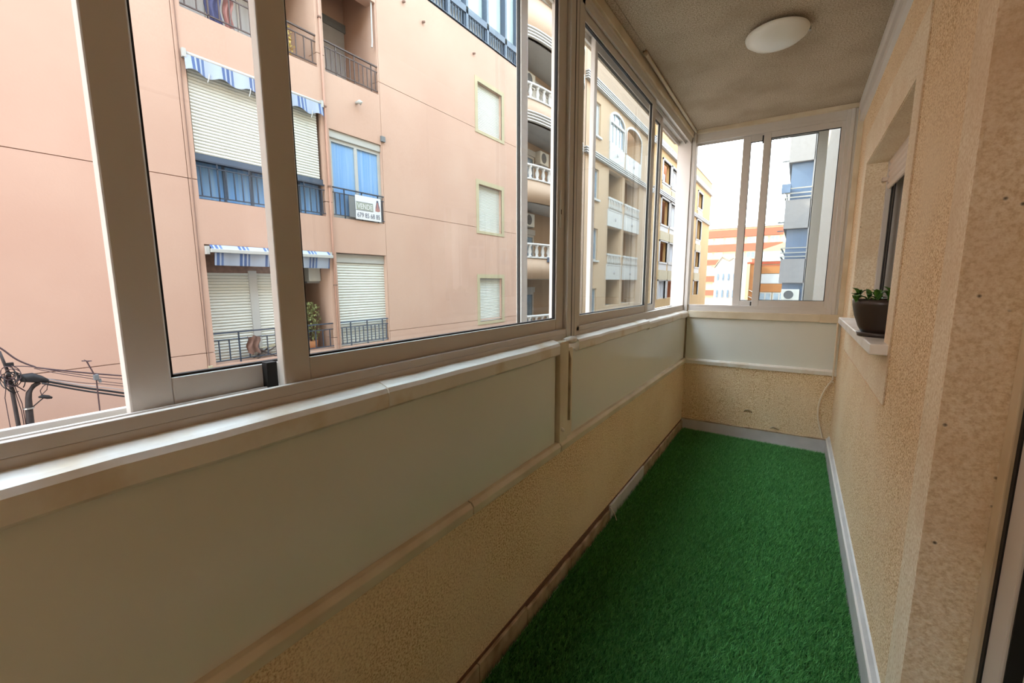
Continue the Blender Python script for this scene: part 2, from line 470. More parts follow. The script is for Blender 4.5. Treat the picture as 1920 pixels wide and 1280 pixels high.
# right wall with the recessed window and the door opening
WY0, WY1, WZ0, WZ1 = 2.03, 3.28, 1.045, 1.945
RT = 0.30
wr = put('wall_right', holed('x', XR+0.012, XR+RT, 1.27, 3.98, 0, H, [(WY0, WY1, WZ0, WZ1)]), 'plaster', label='ochre grainy plaster house wall with a recessed window', cat='wall', kind=ST)
put('render_coat', holed('x', XR, XR+0.013, 1.27, 3.98, 0, H, [(WY0, WY1, WZ0, WZ1), (1.396, 1.410, 0.14, 2.36), (1.902, 1.9145, 0.823, 2.36), (1.9145, 3.44, 0.823, 0.8345), (1.9145, 3.44, 2.1355, 2.147)]), 'plaster', wr)
put('pier', B(XR, XR+RT, YB-0.1, 0.16, 0, H), 'plaster', wr)
put('lintel', B(XR, XR+RT, 0.16, 1.27, 2.12, H), 'plaster', wr)
put('jamb_render', B(XR+0.0005, XR+0.145, 1.262, 1.2702, 0.0, 2.12), 'jamb', wr)
# pale smooth bands (a few millimetres proud, grooves left between)
P = XR-0.004
put('corner_band', B(P, XR+0.001, 1.2615, 1.395, 0.14, 2.36), 'band', wr)
put('window_band', holed('x', P, XR+0.001, 1.915, 3.43, 0.835, 2.135, [(WY0, WY1, WZ0, WZ1)]), 'band', wr)
# reveal lining of the window
put('reveal', B(XR, XR+RT, WY1-0.003, WY1+0.001, WZ0, WZ1).box(XR, XR+RT, WY0-0.001, WY0+0.003, WZ0, WZ1).box(XR, XR+RT, WY0, WY1, WZ1-0.003, WZ1+0.001), 'jamb', wr)
put('trim_11', B(XR-0.055, XR+0.17, 1.935, WY1+0.03, 1.008, 1.046), 'marble', bevel=0.004, label='white marble sill under the recessed house window', cat='sill', kind=ST)

# ceiling mouldings
put('trim_12', MB().prism([(XR+0.001, 2.325), (XR-0.018, 2.330), (XR-0.024, 2.345), (XR-0.024, 2.40), (XR-0.032, 2.415), (XR-0.032, H+0.001), (XR+0.001, H+0.001)], 'y', 1.27, 3.80), 'alu', label='white cornice moulding between house wall and ceiling', cat='trim', kind=ST)
put('trim_13', B(0.0, 1.036, -0.02, 0.02, 2.425, 2.4505), 'trim', T=TE, label='cream strip between end window and ceiling', cat='trim', kind=ST)

# skirtings
bl = put('baseboard_left', B(XL, XL+0.004, YB, 3.74, 0.0, 0.088), 'dark_gap', label='broken tan skirting tiles along the foot of the parapet', cat='baseboard', kind=ST)
yy = [(-0.95, 0.20, 0), (0.205, 0.90, 0), (0.904, 1.185, 0), (1.19, 1.55, -.012), (1.555, 2.02, -.016), (2.03, 2.62, .004), (2.626, 3.20, 0), (3.205, 3.73, 0)]
for a, b_, dz in yy:
    rg = random.Random(int(a*100)+7)
    n = 9; h0 = 0.078+dz
    top = [h0+(rg.uniform(-.006, .003) if dz < 0 else rg.uniform(-.001, .001)) for _ in range(n+1)]
    mb = MB(); rows = []
    for i in range(n+1):
        y = a+(b_-a)*i/n
        rows.append([(XL+0.004, y, -0.001), (XL+0.014, y, -0.001), (XL+0.014, y, top[i]-0.002), (XL+0.012, y, top[i]), (XL+0.004, y, top[i])])
    mb.grid(rows)
    mb.f.append((4, 3, 2, 1, 0)); q = len(mb.v); mb.f.append((q-5, q-4, q-3, q-2, q-1))
    put('skirting_tile', mb, 'base_tan' if dz <= 0 else 'base_grey', bl)
put('loose_strip', MB().tube([(XL+0.012, 2.025, 0.076), (XL+0.04, 2.01, 0.06), (XL+0.062, 1.99, 0.034)], 0.0022, 6), 'sill', bl)
be = put('baseboard_end', B(0.0, 1.036, -0.012, 0.0, 0.0, 0.10), 'base_grey', T=TE, bevel=0.002, label='grey skirting at the foot of the end wall', cat='baseboard', kind=ST)
put('top_edge', B(0.0, 1.036, -0.014, 0.0, 0.094, 0.101), 'base_tan', be, T=TE)
br = put('baseboard_right', MB().prism([(XR, 0), (XR-0.022, 0), (XR-0.022, 0.098), (XR-0.016, 0.11), (XR-0.006, 0.128), (XR, 0.130)], 'y', 1.262, 3.785), 'base_grey', label='grey plastic skirting trunking along the house wall', cat='baseboard', kind=ST)
put('top_edge', B(XR-0.0225, XR-0.012, 1.262, 3.785, 0.104, 0.111), 'alu', br)

# ================================================================== SLIDING WINDOWS
def sash(parent, pf, d, u0, u1, z0, z1, sw_l, sw_r, rail_b, rail_t, T, depth=0.023, gasket=True, pane=None, mname='alu'):
    """one sliding sash; u runs along the wall, d = inner-face depth. pf(u,d,z) -> local xyz"""
    s = empty('sash', TT(T, pf((u0+u1)/2, d, z0)), parent=parent)
    def bx(a0, a1, b0, b1, e0, e1):
        mb = MB(); mb.box(0, 1, 0, 1, 0, 1)
        mb.v = [pf(a0+(a1-a0)*v[0], b0+(b1-b0)*v[1], e0+(e1-e0)*v[2]) for v in mb.v]
        return mb
    put('stile', bx(u0, u0+sw_l, d, d+depth, z0, z1), mname, s, T=T, bevel=0.003)
    put('stile', bx(u1-sw_r, u1, d, d+depth, z0, z1), mname, s, T=T, bevel=0.003)
    put('rail', bx(u0+sw_l, u1-sw_r, d+0.001, d+depth-0.001, z0, z0+rail_b), mname, s, T=T, bevel=0.002)
    put('rail', bx(u0+sw_l, u1-sw_r, d+0.001, d+depth-0.001, z1-rail_t, z1), mname, s, T=T, bevel=0.002)
    g = 0.004
    a0, a1, e0, e1 = u0+sw_l, u1-sw_r, z0+rail_b, z1-rail_t
    gm = bx(a0, a1, d+0.006, d+depth-0.006, e0, e0+g)
    for q in (bx(a0, a1, d+0.006, d+depth-0.006, e1-g, e1), bx(a0, a0+g, d+0.006, d+depth-0.006, e0, e1), bx(a1-g, a1, d+0.006, d+depth-0.006, e0, e1)):
        k = len(gm.v); gm.v += q.v; gm.f += [tuple(i+k for i in f) for f in q.f]
    put('gasket', gm, 'rubber', s, T=T)
    pn = MB(); pn.v = [pf(a0, d+depth/2, e0), pf(a1, d+depth/2, e0), pf(a1, d+depth/2, e1), pf(a0, d+depth/2, e1)]; pn.f = [(0, 1, 2, 3)]
    put('pane', pn, 'glass', s, T=T)
    return s
def TT(T, p): return T(p) if T else p
XF = -0.78          # inner face of the street-side frames
pfL = lambda u, d, z: (XF-d, u, z)
def frame_left(name, y0, y1, label, hz=2.352, endjamb=True):
    w = empty(name, (XF-0.05, (y0+y1)/2, 1.03), label, 'window', kind=ST)
    fb = MB().box(XF-0.105, XF, y0, y1, 1.03, 1.056)           # bottom track
    fb.box(XF-0.012, XF, y0, y1, 1.056, 1.076).box(XF-0.052, XF-0.046, y0, y1, 1.056, 1.070).box(XF-0.105, XF-0.092, y0, y1, 1.056, 1.070)
    fb.box(XF-0.040, XF-0.028, y0, y1, 1.056, 1.064).box(XF-0.080, XF-0.068, y0, y1, 1.056, 1.064)
    put('bottom_track', fb, 'alu', w, bevel=0.0015)
    ft = MB().box(XF-0.105, XF, y0, y1, hz+0.03, 2.40).box(XF-0.012, XF, y0, y1, hz, hz+0.03).box(XF-0.052, XF-0.046, y0, y1, hz+0.005, hz+0.03).box(XF-0.105, XF-0.095, y0, y1, hz, hz+0.03)
    put('head_track', ft, 'alu', w, bevel=0.0015)
    put('head_cover', B(XF-0.10, XF+0.012, y0, y1, 2.40, H+0.001), 'trim', w, bevel=0.004)
    put('frame_jamb', B(XF-0.105, XF, y0, y0+0.03, 1.05, hz+0.035), 'alu', w, bevel=0.002)
    if endjamb: put('frame_jamb', B(XF-0.105, XF, y1-0.03, y1, 1.05, hz+0.035), 'alu', w, bevel=0.002)
    return w
w1 = frame_left('window_1', YB, 1.60, 'white aluminium sliding window with open gap beside the salmon facade view', endjamb=False)
s1 = sash(w1, pfL, 0.014, 0.402, 1.552, 1.060, 2.372, 0.053, 0.062, 0.060, 0.055, None)
s2 = sash(w1, pfL, 0.060, 0.188, 1.347, 1.058, 2.372, 0.056, 0.042, 0.054, 0.055, None)
put('brush_block', B(XF-0.060, XF-0.042, 0.385, 0.404, 1.062, 1.116), 'rubber', s1)
put('latch', B(XF-0.014, XF-0.009, 1.505, 1.521, 1.48, 1.62), 'alu_in', s1, bevel=0.002)
put('keyhole', B(XF-0.0085, XF-0.0075, 1.511, 1.515, 1.53, 1.548), 'rubber', s1)
pst = put('window_post', MB().box(XF-0.034, XF+0.004, 1.554, 1.648, 1.03, H).box(XF-0.11, XF-0.034, 1.603, 1.648, 1.03, H), 'alu', w1, bevel=0.003)
put('post_groove', B(XF+0.0035, XF+0.0052, 1.590, 1.594, 1.04, H-0.05), 'rubber', w1)
put('post_groove', B(XF+0.0035, XF+0.0052, 1.618, 1.621, 1.04, H-0.05), 'chrome', w1)
w2 = frame_left('window_2', 1.650, 3.735, 'white aluminium sliding window with open gap next to the far corner')
s3 = sash(w2, pfL, 0.014, 1.682, 2.745, 1.060, 2.372, 0.030, 0.060, 0.060, 0.055, None)
s4 = sash(w2, pfL, 0.060, 1.925, 3.085, 1.058, 2.372, 0.030, 0.050, 0.054, 0.055, None)
put('latch', B(XF-0.014, XF-0.009, 1.69, 1.702, 1.50, 1.62), 'alu_in', s3, bevel=0.002)
put('end_block', B(XF-0.060, XF-0.042, 2.725, 2.744, 1.062, 1.12), 'chrome', s3)

# end window, in the end-wall frame
pfE = lambda u, d, z: (u, d, z)
E0 = 0.012
w3 = empty('window_3', TE((0.5, 0.05, 1.028)), 'white aluminium sliding end window facing along the street', 'window', kind=ST)
fb = MB().box(-0.10, 1.03, E0, 0.105, 1.028, 1.056).box(-0.1, 1.03, E0, E0+0.012, 1.056, 1.080).box(-0.1, 1.03, 0.055, 0.061, 1.056, 1.072).box(-0.1, 1.03, 0.095, 0.105, 1.056, 1.074)
put('bottom_track', fb, 'alu', w3, T=TE, bevel=0.0015)
ft = MB().box(-0.10, 1.03, E0, 0.105, 2.385, 2.43).box(-0.1, 1.03, E0, E0+0.012, 2.362, 2.385).box(-0.1, 1.03, 0.055, 0.061, 2.365, 2.385).box(-0.1, 1.03, 0.095, 0.105, 2.362, 2.385)
put('head_track', ft, 'alu', w3, T=TE, bevel=0.0015)
put('corner_post', B(-0.13, -0.002, E0-0.03, 0.105, 1.028, H), 'alu', w3, T=TE, bevel=0.003)
put('frame_jamb', B(0.945, 1.036, E0-0.006, 0.105, 1.028, 2.44), 'alu', w3, T=TE, bevel=0.003)
put('jamb_moulding', B(0.968, 0.990, E0-0.016, E0-0.004, 1.03, 2.425), 'alu', w3, T=TE, bevel=0.003)
put('jamb_moulding', B(1.006, 1.036, E0-0.026, E0-0.004, 1.03, 2.43), 'trim', w3, T=TE, bevel=0.003)
s5 = sash(w3, pfE, 0.024, 0.462, 0.985, 1.062, 2.378, 0.048, 0.062, 0.062, 0.055, TE)
s6 = sash(w3, pfE, 0.066, 0.325, 0.858, 1.060, 2.378, 0.052, 0.058, 0.058, 0.055, TE)
put('brush_block', B(0.452, 0.463, 0.052, 0.068, 1.066, 1.11), 'rubber', s5, T=TE)
put('brush_block', B(0.452, 0.463, 0.052, 0.068, 2.30, 2.355), 'rubber', s5, T=TE)
put('latch', B(0.942, 0.954, 0.017, 0.024, 1.66, 1.82), 'alu_in', s5, T=TE, bevel=0.002)
put('keyhole', B(0.945, 0.952, 0.0155, 0.018, 1.70, 1.71), 'rubber', s5, T=TE)

# recessed house window with roller shutter
XW = XR+0.115
w4 = empty('window_4', (XW, (WY0+WY1)/2, WZ0), 'dark house window behind a half lowered beige roller shutter', 'window', kind=ST)
put('window_frame', holed('x', XW, XW+0.05, WY0, WY1, WZ0, WZ1, [(WY0+0.05, WY1-0.05, WZ0+0.05, WZ1-0.05)]), 'alu', w4, bevel=0.003)
put('guide_rail', B(XW-0.022, XW, WY1-0.035, WY1-0.001, WZ0, WZ1), 'alu', w4, bevel=0.002)
put('guide_rail', B(XW-0.022, XW, WY0+0.001, WY0+0.035, WZ0, WZ1), 'alu', w4, bevel=0.002)
hs = sash(w4, lambda u, d, z: (XW+0.012+d, u, z), 0.0, WY0+0.06, WY0+0.66, WZ0+0.05, WZ1-0.05, 0.05, 0.05, 0.05, 0.05, None)
hs2 = sash(w4, lambda u, d, z: (XW+0.042+d, u, z), 0.0, WY0+0.60, WY1-0.10, WZ0+0.05, WZ1-0.05, 0.05, 0.045, 0.05, 0.05, None)
put('seal', B(XW-0.002, XW+0.004, WY1-0.075, WY1-0.048, WZ0+0.02, WZ1-0.06).box(XW-0.002, XW+0.004, WY1-0.150, WY1-0.118, WZ0+0.05, WZ1-0.06), 'rubber', w4)
sh = empty('roller_shutter', (XW-0.01, (WY0+WY1)/2, 1.79), parent=w4)
first = None
for i in range(5):
    z = 1.785+i*0.034
    if first is None:
        first = put('slat', MB().prism([(XW-0.014, z), (XW-0.020, z+0.008), (XW-0.020, z+0.024), (XW-0.014, z+0.032), (XW-0.006, z+0.032), (XW-0.006, z)], 'y', WY0+0.02, WY1-0.02), 'shutter_pink', sh)
    else: inst(first, 'slat', sh, (0, 0, i*0.034))
put('stop_block', B(XW-0.045, XW-0.02, WY1-0.05, WY1-0.012, 1.83, 1.85), 'shutter_pink', w4, bevel=0.002)
put('wall_back', B(3.15, 3.20, 1.32, 4.0, 0, H), 'roomwall', label='pale room wall seen dimly through the house window', cat='wall', kind=ST)

# sliding door to the room at the photographer's side
XD = XR+0.095
d1 = empty('door_1', (XD+0.04, 0.72, 0), 'white framed sliding glass door with black seal beside the cement jamb', 'door', kind=ST)
put('door_frame', B(XD, XD+0.06, 1.222, 1.262, 0, 2.12).box(XD, XD+0.06, 0.16, 0.20, 0, 2.12).box(XD, XD+0.06, 0.2, 1.222, 2.07, 2.12).box(XD, XD+0.06, 0.2, 1.222, 0.0, 0.03), 'trim', d1, bevel=0.003)
put('seal', B(XD+0.008, XD+0.03, 1.208, 1.224, 0.03, 2.07), 'rubber', d1)
sash(d1, lambda u, d, z: (XD+0.011+d, u, z), 0.0, 0.20, 1.212, 0.03, 2.07, 0.07, 0.07, 0.09, 0.07, None, depth=0.035)
rm = put('wall_room', B(3.15, 3.20, YB-0.1, 1.25, 0, H), 'roomwall', label='pale room wall behind the sliding glass door', cat='wall', kind=ST)
put('side_wall', B(XR+RT, 3.15, YB-0.1, YB, 0, H), 'roomwall', rm)
put('partition', B(XR+RT, 3.15, 1.25, 1.31, 0, H), 'roomwall', rm)
put('room_ceiling', B(XR+0.21, 3.2, YB-0.1, 4.0, H, H+0.18), 'roomwall', rm)
put('room_floor', B(XR+0.13, 3.2, YB-0.1, 4.0, -0.15, -0.002), 'roomfloor', rm)
put('partition_end', B(XR+RT, 3.15, 3.94, 4.0, 0, H), 'roomwall', rm)

# ================================================================== THINGS IN THE GALLERY
# artificial turf with real pile
tf = put('artificial_turf', B(XL+0.022, XR-0.03, YB+0.01, 3.72, 0.0005, 0.010), 'turf_base', label='green artificial grass carpet covering the gallery floor', cat='turf')
def pile(n, seed):
    rg = np.random.default_rng(seed)
    x = rg.uniform(XL+0.022, XR-0.028, n)
    t = rg.random(n)
    y = 0.35+(3.70-0.35)*t
    y = y+np.where(y > 3.70, -0.1, 0)
    ymax = 3.7407+(x-XL)*math.tan(SK)-0.014
    y = np.minimum(y, ymax-rg.random(n)*0.05)
    h = rg.uniform(0.012, 0.026, n); w = rg.uniform(0.0012, 0.0022, n)
    a = rg.uniform(0, 2*np.pi, n); lean = rg.uniform(0.2, 1.1, n)*h; la = rg.normal(0.6, 1.2, n)
    z0 = np.full(n, 0.008)
    p0 = np.stack([x-np.cos(a)*w, y-np.sin(a)*w, z0], 1)
    p1 = np.stack([x+np.cos(a)*w, y+np.sin(a)*w, z0], 1)
    p2 = np.stack([x+np.cos(la)*lean, y+np.sin(la)*lean, z0+h], 1)
    p2[:, 0] = np.clip(p2[:, 0], XL+0.016, XR-0.024)
    v = np.stack([p0, p1, p2], 1).reshape(-1, 3)
    v -= np.array(ORG['artificial_turf'])
    me = bpy.data.meshes.new('pile')
    me.vertices.add(3*n); me.vertices.foreach_set('co', v.astype(np.float32).ravel())
    me.loops.add(3*n); me.loops.foreach_set('vertex_index', np.arange(3*n, dtype=np.int32))
    me.polygons.add(n); me.polygons.foreach_set('loop_start', np.arange(0, 3*n, 3, dtype=np.int32))
    try: me.polygons.foreach_set('loop_total', np.full(n, 3, dtype=np.int32))
    except Exception: pass
    me.update(calc_edges=True)
    at = me.attributes.new('tone', 'FLOAT', 'POINT')
    at.data.foreach_set('value', np.repeat(rg.random(n), 3).astype(np.float32))
    return me
me = pile(420000, 3)
M, n_, b_ = new_mat('green_turf_blades')
an = n_.nodes.new('ShaderNodeAttribute'); an.attribute_name = 'tone'
rr = n_.nodes.new('ShaderNodeValToRGB')
rr.color_ramp.elements[0].color = srgb(16, 92, 34); rr.color_ramp.elements[1].color = srgb(118, 188, 104)
n_.links.new(an.outputs['Fac'], rr.inputs[0]); n_.links.new(rr.outputs[0], b_.inputs['Base Color'])
b_.inputs['Roughness'].default_value = 0.55; b_.inputs['Specular IOR Level'].default_value = 0.3
me.materials.append(M)
po = bpy.data.objects.new('pile', me); C.objects.link(po); po.parent = tf; po['kind'] = 'stuff'

# ceiling lamp
lx, ly = -0.172, 2.50
lm = empty('ceiling_lamp', (lx, ly, H-0.085), 'round opal glass ceiling lamp, switched off, on the stippled ceiling', 'lamp')
put('mount', MB().lathe([(0.01, H+0.001), (0.085, H+0.001), (0.085, H-0.02), (0.01, H-0.02)], (lx, ly, 0), 32), 'chrome', lm, smooth=False)
put('lamp_shade', MB().lathe([(0.090, H-0.012), (0.128, H-0.018), (0.132, H-0.024), (0.126, H-0.038), (0.105, H-0.054), (0.072, H-0.067), (0.036, H-0.073), (0.005, H-0.075)], (lx, ly, 0), 48), 'opal', lm, smooth=True)
put('clip', B(lx+0.112, lx+0.134, ly+0.035, ly+0.047, H-0.026, H-0.010), 'chrome', lm, bevel=0.001)

# conduit along the ceiling by the street windows
cd = empty('ceiling_conduit', (-0.745, 3.0, H-0.02), 'thin cream plastic conduit fixed along the ceiling above the windows', 'conduit')
put('pipe', MB().tube([(-0.742, 2.34, H-0.011), (-0.75, 3.0, H-0.011), (-0.755, 3.72, H-0.011)], 0.0095, 10), 'trim', cd, smooth=True)
put('end_cap', MB().tube([(-0.742, 2.328, H-0.011), (-0.742, 2.345, H-0.011)], 0.0115, 10), 'base_tan', cd, smooth=True)
put('paint_scar', MB().prism([(-0.768, 1.2), (-0.735, 1.2), (-0.733, 2.30), (-0.742, 2.33), (-0.765, 2.32)], 'z', H-0.003, H+0.001), 'ceiling', cd)

# cable in the far right corner
cp = [(1.012, -0.014, 0.972), (1.016, -0.014, 0.60), (1.014, -0.016, 0.555), (0.985, -0.018, 0.50), (0.962, -0.018, 0.43), (0.950, -0.02, 0.36), (0.950, -0.02, 0.29), (0.962, -0.018, 0.22), (0.978, -0.016, 0.165), (0.992, -0.016, 0.112)]
def smooth_path(p, n=8):
    p = [Vector(q) for q in p]; out = []
    for i in range(len(p)-1):
        a, b_, c, d = p[max(i-1, 0)], p[i], p[i+1], p[min(i+2, len(p)-1)]
        for k in range(n):
            t = k/n
            out.append(0.5*((2*b_)+(-a+c)*t+(2*a-5*b_+4*c-d)*t*t+(-a+3*b_-3*c+d)*t**3))
    out.append(p[-1]); return out
cb = put('cable', MB().tube(smooth_path(cp), 0.0055, 8), 'cable', T=TE, smooth=True, label='loose cream cable hanging in the corner by the house wall', cat='cable')
put('cable_clip', B(1.004, 1.024, -0.022, 0.001, 0.535, 0.545), 'cable', cb, T=TE)

# potted plant on the marble sill
px, py, pz = XR+0.015, 2.235, 1.045
pp = empty('potted_plant', (px, py, pz), 'small leafy succulent in a rounded dark brown pot on the marble sill', 'plant')
put('saucer', MB().lathe([(0.01, 0), (0.078, 0), (0.084, 0.018), (0.078, 0.019), (0.01, 0.012)], (px, py, pz), 40), 'pot', pp, smooth=True)
put('pot', MB().lathe([(0.01, 0.013), (0.066, 0.013), (0.080, 0.04), (0.095, 0.085), (0.104, 0.13), (0.106, 0.150), (0.100, 0.150), (0.098, 0.128), (0.01, 0.126)], (px, py, pz), 48), 'pot', pp, smooth=True)
put('soil', MB().lathe([(0.004, 0.127), (0.097, 0.127), (0.097, 0.133), (0.05, 0.139), (0.004, 0.141)], (px, py, pz), 24), 'soil', pp)
rg = random.Random(11)
def leaf_mesh():
    rows = []
    for i in range(7):
        t = i/6; w = 0.013*math.sin(math.pi*min(1, 0.12+t*0.88))**0.8; z = 0.018*math.sin(t*2.2); x = 0.052*t
        rows.append([(x, -w, z+w*0.35), (x, 0, z), (x, w, z+w*0.35)])
    top = MB().grid(rows)
    return top
lf = leaf_mesh()
base = None
stem_tops = []
for k in range(13):
    a = k*2.4; r = 0.02+0.005*k
    p0 = Vector((px+0.7*r*math.cos(a), py+0.7*r*math.sin(a), pz+0.137)); p1 = p0+Vector((r*0.7*math.cos(a), r*0.7*math.sin(a), rg.uniform(0.008, 0.034)))
    put('stem', MB().tube([p0, (p0+p1)/2+Vector((0, 0, 0.006)), p1], [0.003, 0.0025, 0.002], 6), 'leaf', pp)
    stem_tops.append(p1)
for p1 in stem_tops:
    for j in range(6):
        if base is None:
            me_ = bpy.data.meshes.new('leaf'); me_.from_pydata(lf.v, [], lf.f); me_.materials.append(MAT['leaf'])
            me_.polygons.foreach_set('use_smooth', [True]*len(me_.polygons)); base = me_
        o = bpy.data.objects.new('leaf', base); C.objects.link(o); o.parent = pp
        o.location = p1-Vector((px, py, pz))-Vector((0, 0, rg.uniform(0, 0.012)))
        o.rotation_euler = (rg.uniform(-.3, .3), rg.uniform(-0.9, 0.1), j*1.05+rg.uniform(-.4, .4))
        s_ = rg.uniform(0.5, 0.85); o.scale = (s_, s_, s_)

#STREET#
# ================================================================== THE STREET
GZ = -4.6
st = put('street', B(-8.5, 0.35, -30, 140, GZ-0.2, GZ), 'asphalt', label='grey asphalt street far below the gallery windows', cat='street', kind=ST)
put('pavement', B(-8.5, -7.3, -30, 53, GZ, GZ+0.14), 'pavement', st)
put('pavement', B(-0.9, 0.35, -30, 40, GZ, GZ+0.14), 'pavement', st)
put('far_ground', B(-60, 60, 53, 160, GZ-0.25, GZ-0.05), 'pavement', st)

def railing(parent, x, y0, y1, z0, z1, m_, n, gap=0.10, low=0.05, t=0.011):
    """iron railing: hand rail, second rail, foot rail as one part, every bar a sub-part"""
    r = put('railing', B(x-0.02, x+0.02, y0, y1, z1-0.025, z1).box(x-t, x+t, y0, y1, z1-gap-0.018, z1-gap).box(x-t, x+t, y0, y1, z0+low, z0+low+0.018), m_, parent)
    f = None
    for i in range(n):
        y = y0+(y1-y0)*(i+0.5)/n
        full = (i % 4 == 2)
        if full:
            put('bar', B(x-t, x+t, y-t, y+t, z0, z1-0.02), m_, r)
        elif f is None:
            f = put('bar', B(x-t*.8, x+t*.8, y-t*.8, y+t*.8, z0+low, z1-gap), m_, r); fy = y
        else: inst(f, 'bar', r, (0, y-fy, 0))
    return r

def shutter(parent, x, y0, y1, z0, z1, pitch=0.055, m_='slat', box=0.0):
    """roller shutter hanging in the x plane, facing +x, slat by slat"""
    s = empty('roller_shutter', (x, (y0+y1)/2, z0), parent=parent)
    n = max(2, int(round((z1-box-z0)/pitch))); p = (z1-box-z0)/n
    f = put('slat', MB().prism([(x-0.012, z0), (x, z0+p*0.08), (x+0.006, z0+p*0.35), (x+0.006, z0+p*0.65), (x, z0+p*0.86), (x-0.012, z0+p*0.94)], 'y', y0, y1), m_, s)
    for i in range(1, n): inst(f, 'slat', s, (0, 0, i*p))
    put('backing', B(x-0.03, x-0.012, y0, y1, z0, z1), m_, s)
    if box: put('shutter_box', B(x-0.03, x+0.03, y0, y1, z1-box, z1), 'white', s, bevel=0.005)
    return s

def win(parent, x, y0, y1, z0, z1, panes=2, glaz='glazing', fr='white', t=0.05, curtain=None):
    """far window facing +x: frame with one sub-part pane per leaf"""
    hol = []
    w = (y1-y0-t)/panes
    for i in range(panes): hol.append((y0+t+i*w, y0+(i+1)*w, z0+t, z1-t))
    f = put('window', holed('x', x-0.05, x, y0, y1, z0, z1, hol), fr, parent)
    for h in hol:
        put('pane', B(x-0.035, x-0.028, h[0], h[1], h[2], h[3]), curtain or glaz, f)
    return f

# ------------------------------------------------ salmon apartment block across the street
PX = -8.5
pk = empty('apartment_building', (PX-3, 3, GZ), 'salmon pink apartment block with iron balcony railings across the street', 'building', 'blocks along the street')
C1, C2 = (3.13, 5.47), (5.64, 7.0)
L1, L2, L3 = (-0.19, 1.93), (2.68, 4.88), (5.64, 7.60)
holes = [(*C1, *L1), (*C1, *L2), (*C1, *L3), (*C2, *L1), (C2[0], C2[1], 2.69, 4.52), (*C2, *L3)]
WIN = [(10.72, 11.95, -0.02, 1.40), (10.72, 11.95, 2.90, 4.32), (10.72, 11.98, 5.92, 7.30)]
bands = [(GZ, 0.045), (0.057, 2.985), (2.997, 5.925), (5.937, 8.56)]
for zb in bands:
    for (ya, yb) in ((-16, 2.995), (3.005, 7.02), (7.03, 13.1)):
        put('facade_panel', holed('x', PX-0.30, PX, ya, yb, zb[0], zb[1], [h for h in holes+WIN if h[0] >= ya-0.01 and h[1] <= yb+0.01]), 'pink', pk)
put('joint_backing', B(PX-0.05, PX-0.025, -16, 3.10, 0.03, 0.07).box(PX-0.05, PX-0.025, -16, 3.10, 2.97, 3.01).box(PX-0.05, PX-0.025, -16, 3.10, 5.91, 5.95)
    .box(PX-0.05, PX-0.025, 7.025, 13.1, 0.03, 0.07).box(PX-0.05, PX-0.025, 7.025, 10.7, 2.97, 3.01).box(PX-0.05, PX-0.025, 12.0, 13.1, 2.97, 3.01).box(PX-0.05, PX-0.025, 7.025, 10.7, 5.91, 5.95).box(PX-0.05, PX-0.025, 12.02, 13.1, 5.91, 5.95)
    .box(PX-0.05, PX-0.025, 2.98, 3.02, GZ, 8.55).box(PX-0.05, PX-0.025, 7.01, 7.04, GZ, 8.55), 'pink', pk)
put('side_wall', B(PX-9, PX-0.30, 12.8, 13.1, GZ, 11.7), 'pink', pk)
put('back_wall', B(PX-1.7, PX-1.5, -16, 13.0, GZ, 8.5), 'pink', pk)
put('attic', B(PX-0.45, PX-0.30, -16, 8.7, 8.56, 11.6), 'pink', pk)
put('roof_slab', B(PX-9, PX+0.10, -16, 13.1, 11.6, 11.8), 'pink', pk)
for z in (-0.40, 2.47, 5.43, 8.38):
    put('balcony_floor', B(PX-1.5, PX-0.30, 3.0, 7.1, z, z+0.18), 'pink', pk)
put('partition', B(PX-1.5, PX-0.28, 5.49, 5.62, GZ, 8.4).box(PX-1.5, PX-0.28, 2.95, 3.12, GZ, 8.4).box(PX-1.5, PX-0.28, 7.01, 7.14, GZ, 8.4), 'pink', pk)
# drain pipe and thin wires on the facade
put('downpipe', MB().tube([(PX+0.03, 5.555, GZ), (PX+0.03, 5.555, 8.5)], 0.022, 8), 'downpipe', pk, smooth=True)
for z in (1.2, 3.3, 4.9, 6.6): put('pipe_bracket', B(PX, PX+0.06, 5.525, 5.585, z, z+0.03), 'groove', pk)
put('facade_wire', MB().tube([(PX+0.012, 3.06, 8.4), (PX+0.012, 3.05, 3.2), (PX+0.012, 3.02, -0.3)], 0.008, 5), 'groove', pk)
put('wire_box', B(PX, PX+0.05, 3.0, 3.06, -0.27, -0.18), 'cream', pk)
put('junction_box', B(PX, PX+0.05, 6.985, 7.10, 4.60, 4.72), 'ac_dark', pk)
put('wall_lamp', MB().tube([(PX, 6.36, 5.25), (PX+0.12, 6.36, 5.25), (PX+0.14, 6.40, 5.22)], [0.03, 0.04, 0.05], 8), 'white', pk, smooth=True)
for (y, z) in ((10.55, 8.0), (7.85, 8.05), (8.5, 7.9)): put('spout', MB().tube([(PX-0.02, y, z), (PX+0.07, y, z-0.02)], 0.03, 8), 'groove', pk, smooth=True)
# level 1: open balcony with two shutters on the back wall
XBK = PX-1.20
put('inner_wall', B(XBK-0.1, XBK, 3.12, 5.50, -0.22, 1.95), 'pink', pk)
put('brick_lintel', B(PX-0.42, PX-0.30, 3.12, 4.80, 1.44, 1.95), 'brick_brown', pk)
shutter(pk, PX-0.30, 3.14, 3.92, -0.2, 1.46)
put('door_post', B(PX-0.36, PX-0.26, 3.92, 4.06, -0.2, 1.50), 'white', pk)
shutter(pk, PX-0.30, 4.06, 4.72, -0.2, 1.46)
put('door_post', B(PX-0.42, PX-0.26, 4.72, 4.80, -0.2, 1.95), 'white', pk)
railing(pk, PX-0.03, C1[0], C1[1], -0.19, 0.385, 'iron_blue', 14, gap=0.13)
